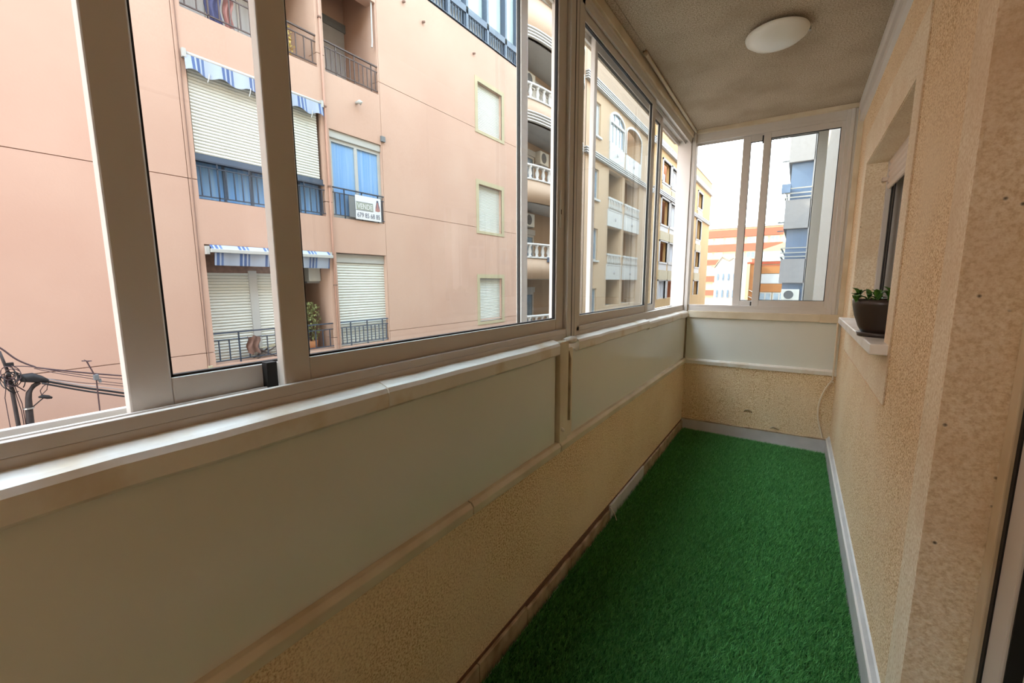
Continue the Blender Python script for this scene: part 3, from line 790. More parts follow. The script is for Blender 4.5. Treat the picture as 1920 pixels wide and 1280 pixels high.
# level 1 right: closed white shutter behind a railing
shutter(pk, PX-0.10, C2[0], C2[1], -0.19, 1.92, box=0.20, pitch=0.062)
railing(pk, PX-0.03, C2[0], C2[1], -0.19, 0.385, 'slate', 12, gap=0.13)
# level 2: big roller shutter, strip of glazing, railing
shutter(pk, PX-0.06, C1[0]+0.03, C1[1]-0.07, 3.44, 4.86, pitch=0.052)
put('glazing_bar', B(PX-0.14, PX-0.06, C1[0], C1[1], 3.34, 3.44), 'slate', pk)
win(pk, PX-0.16, C1[0], C1[1], 2.68, 3.36, 5, fr='slate', t=0.035, curtain='curtain_blue')
railing(pk, PX-0.03, C1[0], C1[1], 2.68, 3.335, 'iron_blue', 18, gap=0.10)
# level 2 right: white window with blue curtains
put('shutter_box', B(PX-0.12, PX-0.03, C2[0], C2[1], 4.36, 4.52), 'white', pk, bevel=0.01)
win(pk, PX-0.06, C2[0], C2[1], 2.69, 4.36, 2, t=0.075, curtain='curtain_blue')
railing(pk, PX+0.0, C2[0], C2[1], 2.69, 3.335, 'iron_blue', 12, gap=0.11)
# level 3: deep open balconies
put('inner_wall', B(XBK-0.1, XBK, 3.12, 5.50, 5.6, 8.4), 'stone', pk)
win(pk, XBK+0.05, 3.4, 5.15, 5.62, 7.5, 3, t=0.05, curtain='curtain_grey')
put('inner_wall', B(XBK-0.1, XBK, 5.62, 7.05, 5.6, 8.4), 'pink', pk)
put('balcony_door', B(XBK, XBK+0.03, 6.30, 6.98, 5.62, 7.3), 'lilac', pk)
put('door_head', B(XBK, XBK+0.06, 6.25, 7.02, 7.3, 7.48), 'ac_dark', pk)
railing(pk, PX-0.03, C1[0], C1[1], 5.64, 6.26, 'iron', 14, gap=0.12, low=0.06)
railing(pk, PX-0.03, C2[0], C2[1], 5.64, 6.26, 'iron', 12, gap=0.12, low=0.06)
put('awning_crank', MB().tube([(PX-0.05, 6.93, 7.6), (PX-0.04, 6.91, 6.75), (PX-0.02, 6.88, 6.62)], 0.018, 6), 'white', pk)
# punched windows on the right with pale surrounds
for i, (y0, y1, z0, z1) in enumerate(WIN):
    put('window_surround', holed('x', PX-0.02, PX+0.015, y0-0.13, y1+0.14, z0-0.09, z1+0.13, [(y0, y1, z0, z1)]), 'cream', pk)
    shutter(pk, PX-0.10, y0, y1, z0, z1, pitch=0.05 if i != 1 else 0.045)
# glazed roof gallery with a slate-blue railing
gx = PX-0.02
gp = put('gallery_floor', B(gx-0.6, gx+0.02, 8.7, 13.1, 8.50, 8.575), 'slate', pk)
put('gallery_glazing', B(gx-0.22, gx-0.20, 8.7, 13.1, 9.10, 11.6), 'glazing_pale', pk)
put('gallery_spandrel', B(gx-0.22, gx-0.20, 8.7, 13.1, 8.575, 9.10), 'curtain_grey', pk)
put('gallery_rail', B(gx-0.10, gx, 8.7, 13.1, 8.98, 9.16), 'slate', pk)
f = None
for i, y in enumerate([8.72, 9.50, 10.28, 11.27, 12.25, 13.0]):
    put('gallery_post', B(gx-0.19, gx, y, y+0.10, 8.575, 11.6), 'slate', pk)
for i in range(34):
    y = 8.86+i*0.125
    if f is None: f = put('gallery_bar', B(gx-0.06, gx-0.03, y-0.012, y+0.012, 8.575, 8.99), 'slate', pk)
    else: inst(f, 'gallery_bar', pk, (0, i*0.125, 0))

# things on the salmon block's balconies
def wavy_awning(name, x, y0, y1, z0, z1, label):
    a = empty(name, (x, (y0+y1)/2, z0), label, 'awning', 'striped awnings on the salmon block')
    rows = []
    n = 60
    for k in range(7):
        row = []
        for i in range(n+1):
            t = i/n; y = y0+(y1-y0)*t
            zb = z0+0.035*math.sin(t*math.pi*11)
            z = z1+(zb-z1)*k/6
            row.append((x+0.03+0.02*k/6+0.018*math.sin(t*40)*k/6, y, z))
        rows.append(row)
    put('valance', MB().grid(rows), 'canvas', a, smooth=True)
    put('roller_bar', MB().tube([(x, y0, z1+0.02), (x, y1, z1+0.02)], 0.035, 10), 'white', a, smooth=True)
    for t in (0.14, 0.41, 0.66, 0.9):
        y = y0+(y1-y0)*t
        put('tie_cord', MB().tube([(x+0.05, y, z0+0.05), (x+0.055, y-0.02, z0-0.04), (x+0.05, y-0.04, z0-0.10)], 0.008, 5), 'white', a)
    put('end_bracket', B(x-0.04, x+0.04, y0-0.02, y0+0.03, z1-0.05, z1+0.08), 'white', a)
    put('end_bracket', B(x-0.04, x+0.04, y1-0.03, y1+0.02, z1-0.05, z1+0.08), 'white', a)
    return a
wavy_awning('awning', PX+0.03, C1[0]-0.03, C1[1]+0.02, 4.68, 4.92, 'scalloped blue and white striped awning above the wide white shutter')
aw = empty('awning', (PX+0.03, 4.3, 1.57), 'rolled blue and white striped awning with a white front bar above the lowest balcony', 'awning', 'striped awnings on the salmon block')
rows = []
for k in range(5):
    rows.append([(PX+0.10-0.012*k+0.012*math.sin(i*0.9), 3.24+(5.43-3.24)*i/40, 1.80-0.057*k) for i in range(41)])
put('valance', MB().grid(rows), 'canvas', aw, smooth=True)
rows = []
for k in range(4):
    rows.append([(PX+0.02+0.03*k, 3.20+(5.46-3.20)*i/4, 1.925-0.028*k) for i in range(5)])
put('cover', MB().grid(rows), 'canvas', aw)
put('front_bar', B(PX+0.085, PX+0.135, 3.18, 5.48, 1.79, 1.855), 'white', aw, bevel=0.008)
put('end_bracket', B(PX-0.02, PX+0.08, 3.13, 3.18, 1.76, 1.90), 'white', aw)
put('end_bracket', B(PX-0.02, PX+0.08, 5.45, 5.49, 1.80, 1.92), 'white', aw)

# for-sale board tied to the railing
sx_ = PX+0.03
sg = empty('sale_sign', (sx_, 6.53, 2.72), 'white for-sale board with VENDE and a phone number tied to the balcony railing', 'sign')
put('board', B(sx_-0.004, sx_+0.004, 6.18, 6.885, 2.715, 3.25), 'sign', sg)
put('word_field', B(sx_+0.004, sx_+0.006, 6.20, 6.66, 2.93, 3.10), 'sign_green', sg)
put('frame_line', B(sx_+0.004, sx_+0.006, 6.19, 6.66, 3.100, 3.108).box(sx_+0.004, sx_+0.006, 6.19, 6.66, 2.918, 2.926), 'sign_ink', sg)
def text(s, y, z, w, h, m_, parent, x):
    """flat lettering facing +x, reading along +y, stretched to w by h metres"""
    cu = bpy.data.curves.new('lettering', 'FONT'); cu.body = s; cu.extrude = 0.02
    o = bpy.data.objects.new('lettering', cu); C.objects.link(o)
    bpy.context.view_layer.update()
    dg = bpy.context.evaluated_depsgraph_get()
    me = bpy.data.meshes.new_from_object(o.evaluated_get(dg))
    bpy.data.objects.remove(o)
    v = np.array([q.co[:] for q in me.vertices]); lo = v.min(0); hi = v.max(0)
    og = ORG[parent.name]
    for q, c in zip(me.vertices, v):
        q.co = (x+c[2]*0.05-og[0], y+(c[0]-lo[0])/(hi[0]-lo[0])*w-og[1], z+(c[1]-lo[1])/(hi[1]-lo[1])*h-og[2])
    me.materials.clear(); me.materials.append(MAT[m_])
    ob = bpy.data.objects.new('lettering', me); C.objects.link(ob); ob.parent = parent
    return ob
text('VENDE', 6.225, 2.955, 0.41, 0.115, 'sign', sg, sx_+0.0075)
text('679 85 68 85', 6.215, 2.765, 0.63, 0.105, 'sign_ink', sg, sx_+0.0065)
put('picture', MB().prism([(6.72, 2.95), (6.80, 2.94), (6.86, 2.96), (6.845, 3.06), (6.80, 3.19), (6.775, 3.19), (6.735, 3.06)], 'x', sx_+0.004, sx_+0.006), 'cloth_pink', sg)
put('picture', MB().prism([(6.735, 3.02), (6.755, 3.02), (6.77, 3.15), (6.80, 3.15), (6.82, 3.02), (6.842, 3.02), (6.81, 3.20), (6.765, 3.20)], 'x', sx_+0.006, sx_+0.0075), 'sign_ink', sg)
# dark cushion-like screen tied left of the board
put('railing_screen', B(PX+0.015, PX+0.03, 6.02, 6.17, 2.74, 3.20), 'ac_dark', label='dark speckled screen tied to the railing left of the sale board', cat='screen')

# air conditioner on the first balcony
def ac_unit(name, x, y, z, label, face='x', group='air conditioners on the facades'):
    """outdoor unit: casing, round fan grille, bracket. face = axis its fan looks along (+x or -y)"""
    r = empty(name, (x, y, z), label, 'air conditioner', group)
    if face == 'x':
        put('casing', B(x, x+0.28, y, y+0.72, z+0.04, z+0.56), 'ac', r, bevel=0.02)
        mb = MB().lathe([(0.20, 0.0), (0.20, 0.012), (0.17, 0.012), (0.17, 0.006), (0.03, 0.006), (0.03, 0.014), (0.005, 0.014)], (0, 0, 0), 20)
        mb.v = [(x+0.28+c, y+0.28+a, z+0.30+b_) for a, b_, c in mb.v]
        put('fan_grille', mb, 'ac_dark', r)
        put('bracket', B(x-0.02, x+0.28, y+0.08, y+0.11, z, z+0.04).box(x-0.02, x+0.28, y+0.60, y+0.63, z, z+0.04), 'white', r)
    else:
        put('casing', B(x, x+0.72, y, y+0.28, z+0.04, z+0.56), 'ac', r, bevel=0.02)
        mb = MB().lathe([(0.20, 0.0), (0.20, 0.012), (0.17, 0.012), (0.17, 0.006), (0.03, 0.006), (0.03, 0.014), (0.005, 0.014)], (0, 0, 0), 20)
        mb.v = [(x+0.30+a, y-c, z+0.30+b_) for a, b_, c in mb.v]
        put('fan_grille', mb, 'ac_dark', r)
        put('bracket', B(x+0.08, x+0.11, y, y+0.30, z, z+0.04).box(x+0.60, x+0.63, y, y+0.30, z, z+0.04), 'white', r)
    return r
ac_unit('air_conditioner', PX-1.10, 5.20, 1.26, 'white air conditioner under the rolled striped awning', 'y-')
# balcony plants
def bush(name, c, r, h, n, leafm, label, cat='plant', pot=True, seed=1, spiky=False):
    rg = random.Random(seed)
    o = empty(name, c, label, cat)
    if pot: put('pot', MB().lathe([(0.01, 0), (0.10, 0), (0.14, 0.22), (0.13, 0.22), (0.01, 0.19)], c, 16), 'recess', o, smooth=True)
    mb = MB()
    zb = c[2]+(0.2 if pot else 0)
    for i in range(n):
        a = rg.uniform(0, 6.28); q = rg.uniform(0.2, 1)*r; z = zb+rg.uniform(0.1, 1)*h
        if spiky:
            p0 = Vector((c[0], c[1], zb+h*0.45)); p1 = Vector((c[0]+q*math.cos(a), c[1]+q*math.sin(a), z))
        else:
            p1 = Vector((c[0]+q*math.cos(a), c[1]+q*math.sin(a), z)); p0 = p1-Vector((rg.uniform(-.05, .05), rg.uniform(-.05, .05), rg.uniform(-.04, .08)))
        d = (p1-p0); sd = d.cross(Vector((rg.uniform(-1, 1), rg.uniform(-1, 1), 1))).normalized()*0.022
        k = len(mb.v); mid = p0+d*0.5+Vector((0, 0, 0.02))
        mb.v += [tuple(p0), tuple(mid-sd), tuple(p1), tuple(mid+sd)]
        mb.f += [(k, k+1, k+2, k+3)]
    lo = put('foliage', mb, leafm, o)
    put('stem', MB().tube([(c[0], c[1], zb-0.05), (c[0]+0.02, c[1], zb+h*0.6)], 0.015, 6), 'pole', o)
    return o
bush('potted_plant', (PX-0.33, 5.12, -0.22), 0.22, 0.85, 420, 'balcony_leaf', 'tall olive green plant behind the railing beside the air conditioner', seed=4, spiky=False)
bush('potted_plant', (PX-0.33, 4.93, 5.61), 0.22, 0.40, 300, 'yellow_leaf', 'yellowish plant behind the brown top balcony railing', seed=5)
# laundry and cloth
def cloth(name, x, y0, y1, z0, z1, m_, label, ph=0.0):
    rows = [[(x+0.03*math.sin(i*1.3+ph+k*0.3), y0+(y1-y0)*i/10+0.02*math.sin(k), z1+(z0-z1)*k/8+0.02*math.sin(i+ph)) for i in range(11)] for k in range(9)]
    rows2 = [[(p[0]-0.012, p[1], p[2]) for p in r] for r in rows]
    mb = MB().grid(rows).grid([r[::-1] for r in rows2])
    return put(name, mb, m_, label=label, cat='cloth', group='cloths hung on the balconies', smooth=True)
cloth('hanging_cloth', PX-0.078, 3.52, 3.76, 5.665, 6.245, 'cloth_blue', 'blue cloth hanging behind the top balcony railing')
cloth('hanging_cloth', PX-0.078, 3.80, 3.95, 5.68, 6.245, 'cloth_pink', 'pink cloth hanging next to the blue one on the top balcony', 1.0)
cloth('hanging_cloth', PX+0.026, 3.66, 3.88, -0.06, 0.27, 'cloth_brown', 'rust brown cloth hung over the lowest railing in view', 2.0)
fc = empty('folding_chair', (PX-0.16, 4.0, -0.22), 'low folding chair with pale canvas behind the lowest railing', 'chair')
put('seat', MB().grid([[(PX-0.25+0.18*k/3, 3.8+0.5*i/3, 0.05-0.05*math.sin(math.pi*i/3)) for i in range(4)] for k in range(4)]), 'cream', fc)
put('backrest', MB().grid([[(PX-0.25+0.18*k/3, 4.3+0.12*i/3, 0.02+0.35*i/3) for i in range(4)] for k in range(4)]), 'cream', fc)
for y in (3.82, 4.30):
    for x in (PX-0.24, PX-0.08): put('leg', MB().tube([(x, y, 0.05), (x, 8.1-y, -0.225)], 0.012, 6), 'iron', fc)

# ------------------------------------------------ beige block with bowed balconies
bg_ = empty('apartment_building', (PX-3, 21, GZ), 'beige block with bowed white-balustrade balconies and arched top windows', 'building', 'blocks along the street')
YA0, YA1, YS, YE = 13.12, 18.35, 18.55, 29.3
hB = [(19.35, 20.30, 8.22, 9.72), (19.35, 20.25, 5.30, 6.70), (19.45, 20.3, 2.36, 3.90), (19.45, 20.3, -0.6, 0.95)]
LG = [(21.55, 23.6), (24.0, 26.6)]
for (a, b_2) in LG:
    hB += [(a, b_2, 8.35, 9.92), (a, b_2, 5.67, 7.02), (a, b_2, 2.78, 4.16), (a, b_2, 0.0, 1.38)]
put('facade', holed('x', PX-0.30, PX, YS, YE, GZ, 10.25, hB), 'tan', bg_)
put('attic', B(PX-0.30, PX+0.01, YS, YE, 10.62, 11.8), 'stone', bg_)
for z in (10.25, 10.35, 10.45, 10.55): put('cornice_stripe', B(PX-0.30, PX+0.16, YS-0.1, YE, z, z+0.048), 'white', bg_)
put('cornice_core', B(PX-0.30, PX-0.02, YS, YE, 10.25, 10.62), 'stone', bg_)
for z in (7.14, 7.24, 7.34): put('cornice_stripe', B(PX-0.02, PX+0.15, YS-0.1, YE, z, z+0.048), 'white', bg_)
put('coping', B(PX-0.35, PX+0.06, YA0, YE, 11.8, 11.9), 'white', bg_)
put('rear_wall', B(PX-1.9, PX-1.7, YA0, YE, GZ, 11.8), 'recess', bg_)
put('side_wall', B(PX-9, PX-0.3, YE-0.2, YE, GZ, 11.8), 'tan', bg_)
put('corner_pier', B(PX-1.7, PX, YS-0.2, YS+0.05, GZ, 11.8), 'stone', bg_)
put('attic_return', B(PX-1.7, PX-0.45, YA0, YS, 11.15, 11.8), 'stone', bg_)
for (y0, y1, z0, z1) in hB[:4]:
    win(bg_, PX-0.08, y0, y1, z0, z1, 2, t=0.07, curtain='curtain_grey' if z0 > 8 else None)
    put('window_sill', B(PX-0.1, PX+0.08, y0-0.08, y1+0.08, z0-0.09, z0), 'white', bg_)
# loggias
for gi, (a, b_2) in enumerate(LG):
    for (z0, z1) in ((8.35, 9.45), (5.67, 7.02), (2.78, 4.16), (0.0, 1.38)):
        put('loggia_floor', B(PX-1.7, PX-0.05, a-0.15, b_2+0.15, z0-0.15, z0-0.02), 'white', bg_)
    put('loggia_side', B(PX-1.7, PX-0.3, a-0.12, a, 0, 9.9).box(PX-1.7, PX-0.3, b_2, b_2+0.12, 0, 9.9), 'tan', bg_)
    for (z0, z1) in ((4.20, 5.0), (1.40, 2.16), (7.50, 8.33)):
        put('parapet_panel', B(PX-0.02, PX+0.05, a-0.08, b_2+0.08, z0, z1), 'white', bg_, bevel=0.01)
        put('rosette', MB().lathe([(0.02, 0), (0.10, 0.0), (0.08, 0.03), (0.02, 0.05)], (0, 0, 0), 12), 'lilac', bg_, T=lambda p, y=(a+b_2)/2, z=(z0+z1)/2: (PX+0.05+p[2], y+p[0], z+p[1]))
    for (z0, z1) in ((5.0, 5.67), (2.16, 2.78)):
        r = put('balustrade', B(PX-0.02, PX+0.06, a-0.05, b_2+0.05, z1-0.09, z1).box(PX-0.02, PX+0.06, a-0.05, b_2+0.05, z0, z0+0.07), 'white', bg_)
        f = None; k = int((b_2-a)/0.22)
        for i in range(k):
            y = a+(i+0.5)*(b_2-a)/k
            if f is None: f = put('baluster', MB().lathe([(0.05, z0+0.06), (0.07, z0+0.2), (0.03, z0+0.4), (0.05, z1-0.08)], (PX+0.02, y, 0), 8), 'white', r, smooth=True); fy = y
            else: inst(f, 'baluster', r, (0, y-fy, 0))
    # arched head over the top openings
    yc = (a+b_2)/2; hw = (b_2-a)/2; arc = [(a, 9.45)]
    pts = [(yc-hw*math.cos(t), 9.45+0.45*math.sin(t)) for t in np.linspace(0, math.pi, 15)]
    # white arched surround
    outer = [(yc-(hw+0.12)*math.cos(t), 9.45+0.57*math.sin(t)) for t in np.linspace(0, math.pi, 15)]
    mb = MB()
    for i in range(14):
        mb.prism([pts[i], outer[i], outer[i+1], pts[i+1]], 'x', PX-0.02, PX+0.05)
    put('arch_surround', mb, 'white', bg_)
    mb = MB()
    for i in range(14):
        mb.prism([pts[i], (pts[i][0], 9.93), (pts[i+1][0], 9.93), pts[i+1]], 'x', PX-0.30, PX)
    put('arch_head', mb, 'tan', bg_)
    if gi == 0: put('arch_pane', MB().prism(pts, 'x', PX-0.05, PX-0.03), 'glazing', bg_)
    put('arch_jamb', B(PX-0.02, PX+0.05, a-0.12, a, 8.35, 9.45).box(PX-0.02, PX+0.05, b_2, b_2+0.12, 8.35, 9.45), 'white', bg_)
    if gi == 0:
        win(bg_, PX-0.02, a, b_2, 8.35, 9.45, 4, t=0.09)
        put('window_bar', B(PX-0.03, PX+0.03, a, b_2, 9.36, 9.48), 'white', bg_)
        put('arch_mullion', B(PX-0.03, PX+0.0, a+0.62, a+0.70, 9.45, 9.85).box(PX-0.03, PX+0.0, b_2-0.70, b_2-0.62, 9.45, 9.85), 'white', bg_)
    win(bg_, PX-1.65, a+0.3, a+1.5, 5.7, 6.9, 2); win(bg_, PX-1.65, a+0.3, a+1.5, 2.8, 4.0, 2); win(bg_, PX-1.65, a+0.3, a+1.3, 0.0, 1.3, 2)
# bowed balconies
YC, HW = (YA0+YA1)/2, (YA1-YA0)/2
bow = lambda y: PX-0.20+0.60*math.sqrt(max(0.0, 1-((y-YC)/(HW+0.02))**2))
ys = [YC-HW*math.cos(t) for t in np.linspace(0, math.pi, 25)]
def bowed(z0, z1, th, out=0.0):
    mb = MB(); rows = []
    for y in ys:
        x = bow(y)+out
        rows.append([(x-th, y, z0), (x, y, z0), (x, y, z1), (x-th, y, z1), (x-th, y, z0)])
    mb.grid(rows); return mb
put('balcony_back', B(PX-1.3, PX-1.1, YA0, YA1+0.1, GZ, 11.2), 'stone', bg_)
for zi, (z0, z1) in enumerate(((9.70, 11.10), (6.96, 7.72), (4.19, 4.97), (1.39, 2.16), (-1.4, -0.55))):
    flo = MB(); k = len(ys)
    flo.prism([(bow(y)-0.02, y) for y in ys]+[(PX-1.2, YA1), (PX-1.2, YA0)], 'z', z0, z0+0.14)
    put('balcony_slab', flo, 'white', bg_)
    p = put('balcony_parapet', bowed(z0, z1, 0.12), 'stone', bg_, smooth=True)
    if zi < 2:
        for s_ in range(4): put('cornice_stripe', bowed(z0+s_*0.10, z0+s_*0.10+0.05, 0.15, 0.08), 'white', bg_, smooth=True)
    if zi == 0:
        put('cornice_stripe', bowed(z1, z1+0.09, 0.2, 0.06), 'white', bg_, smooth=True)
    else:
        zt = z1+0.56
        r = put('balustrade', bowed(zt-0.08, zt, 0.16, 0.02), 'white', bg_, smooth=True)
        rb = bowed(z1, z1+0.06, 0.16, 0.02)
        put('foot_rail', rb, 'white', r, smooth=True)
        f = None; nb = 15
        for i in range(nb):
            y = YA0+0.15+(YA1-YA0-0.3)*i/(nb-1); x = bow(y)-0.06
            if f is None:
                f = put('baluster', MB().lathe([(0.085, z1+0.05), (0.085, z1+0.09), (0.045, z1+0.13), (0.085, z1+0.24), (0.045, z1+0.40), (0.08, z1+0.46), (0.08, zt-0.07)], (x, y, 0), 10), 'white', r, smooth=True); f0 = (x, y)
            else: inst(f, 'baluster', r, (x-f0[0], y-f0[1], 0))
    zf = z0+0.14
    if zi > 0:
        wy0, wh_ = (15.55 if zi == 1 else 14.3), (1.72 if zi == 3 else 2.1)
        win(bg_, PX-1.04, wy0, wy0+1.5, zf, zf+wh_, 2, t=0.10, curtain=['curtain_grey', 'slat', 'glazing', 'glazing', 'glazing'][zi])
        put('shutter_box', B(PX-1.1, PX-1.0, wy0-0.05, wy0+1.55, zf+wh_, zf+wh_+0.22), 'white', bg_)
ac_unit('air_conditioner', PX-1.08, 14.75, 9.0-0.15, 'white air conditioner under the highest bowed balcony', 'x')
ac_unit('air_conditioner', PX-1.08, 15.92, 6.15, 'white air conditioner below the second striped balcony', 'x')
ac_unit('air_conditioner', PX-1.08, 14.75, 3.50, 'white air conditioner above the shuttered door of the bowed balconies', 'x')
tw = [[(bow(14.5+0.1*i)+0.030+0.006*math.sin(i*1.7+k), 14.5+0.1*i, 2.228-0.03*k) for i in range(11)] for k in range(7)]
tw2 = [[(p[0]-0.012, p[1], p[2]) for p in r][::-1] for r in tw]
put('hanging_towel', MB().grid(tw).grid(tw2), 'slate', label='dark blue towel hung low over a white balustrade', cat='cloth', group='cloths hung on the balconies', smooth=True)
put('roof_antenna', MB().tube([(PX-1.0, 18.9, 11.8), (PX-1.0, 18.9, 13.2)], 0.02, 6).tube([(PX-1.3, 18.9, 13.0), (PX-0.7, 18.9, 13.0)], 0.012, 5).tube([(PX-1.2, 18.9, 12.8), (PX-0.8, 18.9, 12.8)], 0.012, 5), 'pole', label='thin television aerial on the roof of the beige block', cat='antenna')

# ------------------------------------------------ apricot block further on
orb = empty('apartment_building', (PX-3, 40, GZ), 'apricot block with white cornice lines and loggias beyond the beige block', 'building', 'blocks along the street')
hO = []
GO = [(31.6, 33.8), (34.2, 37.1), (44.3, 46.6)]
for (a, b_2) in GO: hO += [(a, b_2, 8.4, 9.8), (a, b_2, 5.45, 7.2), (a, b_2, 2.75, 4.2), (a, b_2, 0.0, 1.35)]
put('facade', holed('x', PX-0.3, PX, 29.5, 51.3, GZ, 10.5, hO), 'orange', orb)
put('attic', B(PX-0.3, PX+0.02, 29.5, 51.3, 10.8, 11.7), 'orange', orb)
for z in (10.45, 10.56, 10.67, 10.78): put('cornice_stripe', B(PX-0.3, PX+0.2, 29.5, 51.4, z, z+0.07), 'white', orb)
for z in (7.35, 7.47, 7.59): put('cornice_stripe', B(PX-0.02, PX+0.15, 29.5, 51.4, z, z+0.07), 'white', orb)
put('coping', B(PX-0.4, PX+0.08, 29.5, 51.4, 11.7, 11.8), 'white', orb)
put('end_wall', B(PX-9, PX-0.3, 51.1, 51.3, GZ, 11.7), 'orange', orb)
put('rear_wall', B(PX-1.7, PX-1.5, 29.5, 51.2, GZ, 11.6), 'recess', orb)
for gi, (a, b_2) in enumerate(GO):
    for (z0, z1) in ((7.7, 8.38), (4.30, 5.43), (1.42, 2.73)):
        put('parapet_panel', B(PX-0.02, PX+0.10, a-0.1, b_2+0.1, z0, z0+(z1-z0)*0.55), 'cream', orb)
        put('balustrade', B(PX-0.02, PX+0.06, a-0.05, b_2+0.05, z1-0.12, z1).box(PX-0.02, PX+0.02, a, b_2, z0+(z1-z0)*0.55, z1-0.1), 'white', orb)
    for (z0, z1) in ((8.4, 9.8), (5.45, 7.2), (2.75, 4.2), (0.0, 1.35)):
        put('loggia_frame', B(PX-0.1, PX+0.08, a-0.12, a, z0, z1+0.1).box(PX-0.1, PX+0.08, b_2, b_2+0.12, z0, z1+0.1).box(PX-0.1, PX+0.08, a-0.12, b_2+0.12, z1, z1+0.12), 'white', orb)
        if (gi+int(z0)) % 3 == 0: win(orb, PX-0.1, a, b_2, z0, z1, 3, t=0.12, curtain='curtain_grey')
        elif (gi+int(z0)) % 3 == 1: win(orb, PX-1.4, a+0.2, a+1.4, z0, z1-0.1, 2, t=0.12)
ac_unit('air_conditioner', PX-0.33, 31.8, 8.385, 'small air conditioner in the top loggia of the apricot block', 'x')

# ------------------------------------------------ our own side of the street
own = empty('facade_next_door', (0.6, 13, GZ), 'pale cream facade on our side of the street seen beyond the end window', 'building')
put('facade', B(0.35, 0.75, 4.03, 23.8, GZ, 12.5), 'own', own)
wo_ = put('wall_outer', B(0.30, 0.75, -16, 4.0, H+0.2, 12.5), 'own', label='cream street front of our own house above the gallery', cat='wall', kind=ST)
put('lower_front', B(0.30, 0.75, -16, 4.0, GZ, -0.16), 'own', wo_)
put('rear_front', B(0.30, 0.75, -16, YB-0.13, -0.16, H+0.2), 'own', wo_)
put('gallery_roof', B(-0.98, 0.30, YB-0.12, 4.0, H+0.181, H+0.26), 'own', wo_)
put('gallery_skirt', B(-1.0, -0.981, YB-0.12, 3.98, -0.30, 1.02), 'own', wo_)
bl2 = empty('balcony_tower', (-0.2, 28, GZ), 'grey balcony stack with blue recesses and white rails on our side of the street', 'building')
put('tower_wall', B(0.20, 0.9, 24.0, 60.0, GZ, 14), 'lilac', bl2)
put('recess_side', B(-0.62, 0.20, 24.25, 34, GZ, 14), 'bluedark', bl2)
for (z0, z1) in ((-1.6, -0.3), (1.20, 2.33), (3.72, 5.03), (6.70, 8.10), (9.6, 10.8)):
    put('balcony_parapet', B(-0.76, 0.25, 24.0, 34.2, z0, z1), 'lilac', bl2, bevel=0.02)
    for dz in (0.08, 0.26, 0.48): put('rail', B(-0.80, 0.22, 23.96, 24.02, z1+dz, z1+dz+0.05), 'white', bl2)
    put('rail', B(-0.80, -0.74, 24.0, 34.2, z1+0.48, z1+0.53).box(-0.80, -0.74, 24.0, 34.2, z1+0.08, z1+0.13), 'white', bl2)
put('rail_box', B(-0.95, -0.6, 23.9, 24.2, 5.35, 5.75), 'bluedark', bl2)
for z in (4.0, 6.75, 3.6): put('bracket', B(-1.0, -0.74, 24.0, 24.06, z, z+0.06), 'ac_dark', bl2)
ac_unit('air_conditioner', -0.62, 23.955, 0.35, 'round-fan air conditioner on the side of the grey balcony stack', 'y-')

# ------------------------------------------------ far end of the street
def facade_y(parent, name, y, x0, x1, z0, z1, m_): return put(name, B(x0, x1, y, y+0.6, z0, z1), m_, parent)
fr = empty('apartment_building', (-10, 100, GZ), 'distant apartment block banded in red and cream at the end of the street', 'building')
facade_y(fr, 'facade', 100, -36, 14, GZ, 12.3, 'far_cream')
put('roof', B(-36, 14, 99.6, 106, 12.3, 12.7), 'lilac', fr)
for z0, z1 in ((10.5, 11.9), (7.6, 9.0), (4.9, 5.9), (1.3, 2.5), (-1.6, -0.5)): put('red_band', B(-36, -3.0, 99.2, 100.05, z0, z1), 'red', fr)
def win_y(parent, y, x0, x1, z0, z1, m2='glazing'):
    f = put('window', holed('y', y-0.10, y, x0, x1, z0, z1, [(x0+0.12, (x0+x1)/2-0.06, z0+0.12, z1-0.12), ((x0+x1)/2+0.06, x1-0.12, z0+0.12, z1-0.12)]), 'white', parent)
    put('pane', B(x0+0.1, x1-0.1, y-0.05, y-0.02, z0+0.1, z1-0.1), m2, f)
for z0, z1 in ((9.1, 10.35), (6.1, 7.4), (3.2, 4.7), (-0.3, 1.1)):
    for i in range(9):
        x = -19.2+i*2.0
        if (i*7+int(z0*3)) % 4 != 3: win_y(fr, 100.0, x, x+1.55, z0, z1, 'curtain_grey' if (i+int(z0)) % 3 == 0 else 'glazing')
put('chimney', B(-14.6, -13.4, 101, 102, 12.7, 13.3).box(-9, -6.6, 101, 102, 12.7, 13.5).box(-4.2, -3.8, 101, 102, 12.7, 14.0), 'lilac', fr)

wh = empty('gabled_house', (-7, 60, GZ), 'white gabled house with small arched windows at the end of the street', 'house')
mb = MB().prism([(-8.95, GZ), (-8.95, 3.1), (-8.2, 4.4), (-7.35, 3.9), (-6.9, 4.25), (-5.35, 4.25), (-5.35, GZ)], 'y', 60, 66)
put('wall', mb, 'white', wh)
put('roof_edge', MB().prism([(-9.05, 3.05), (-9.05, 3.2), (-8.2, 4.55), (-7.35, 4.05), (-6.9, 4.4), (-6.9, 4.25), (-7.35, 3.9), (-8.2, 4.4)], 'y', 59.85, 66.2), 'cream', wh)
for z0, z1 in ((1.45, 2.35), (-0.7, 0.3)):
    for i in range(4):
        x = -8.66+i*0.62
        put('window', MB().prism([(x, z0), (x+0.2, z0), (x+0.2, z1-0.15), (x+0.1, z1), (x, z1-0.15)], 'y', 59.94, 60.05), 'glazing', wh)
put('low_wall', B(-9.8, -5.0, 57.5, 57.9, GZ, -0.85), 'white', wh)
oh = empty('brick_house', (-4.7, 59, GZ), 'narrow orange brick house with white stair rails right of the white house', 'house')
put('wall', B(-5.34, -4.2, 60.0, 66, GZ, 3.45), 'far_orange', oh)
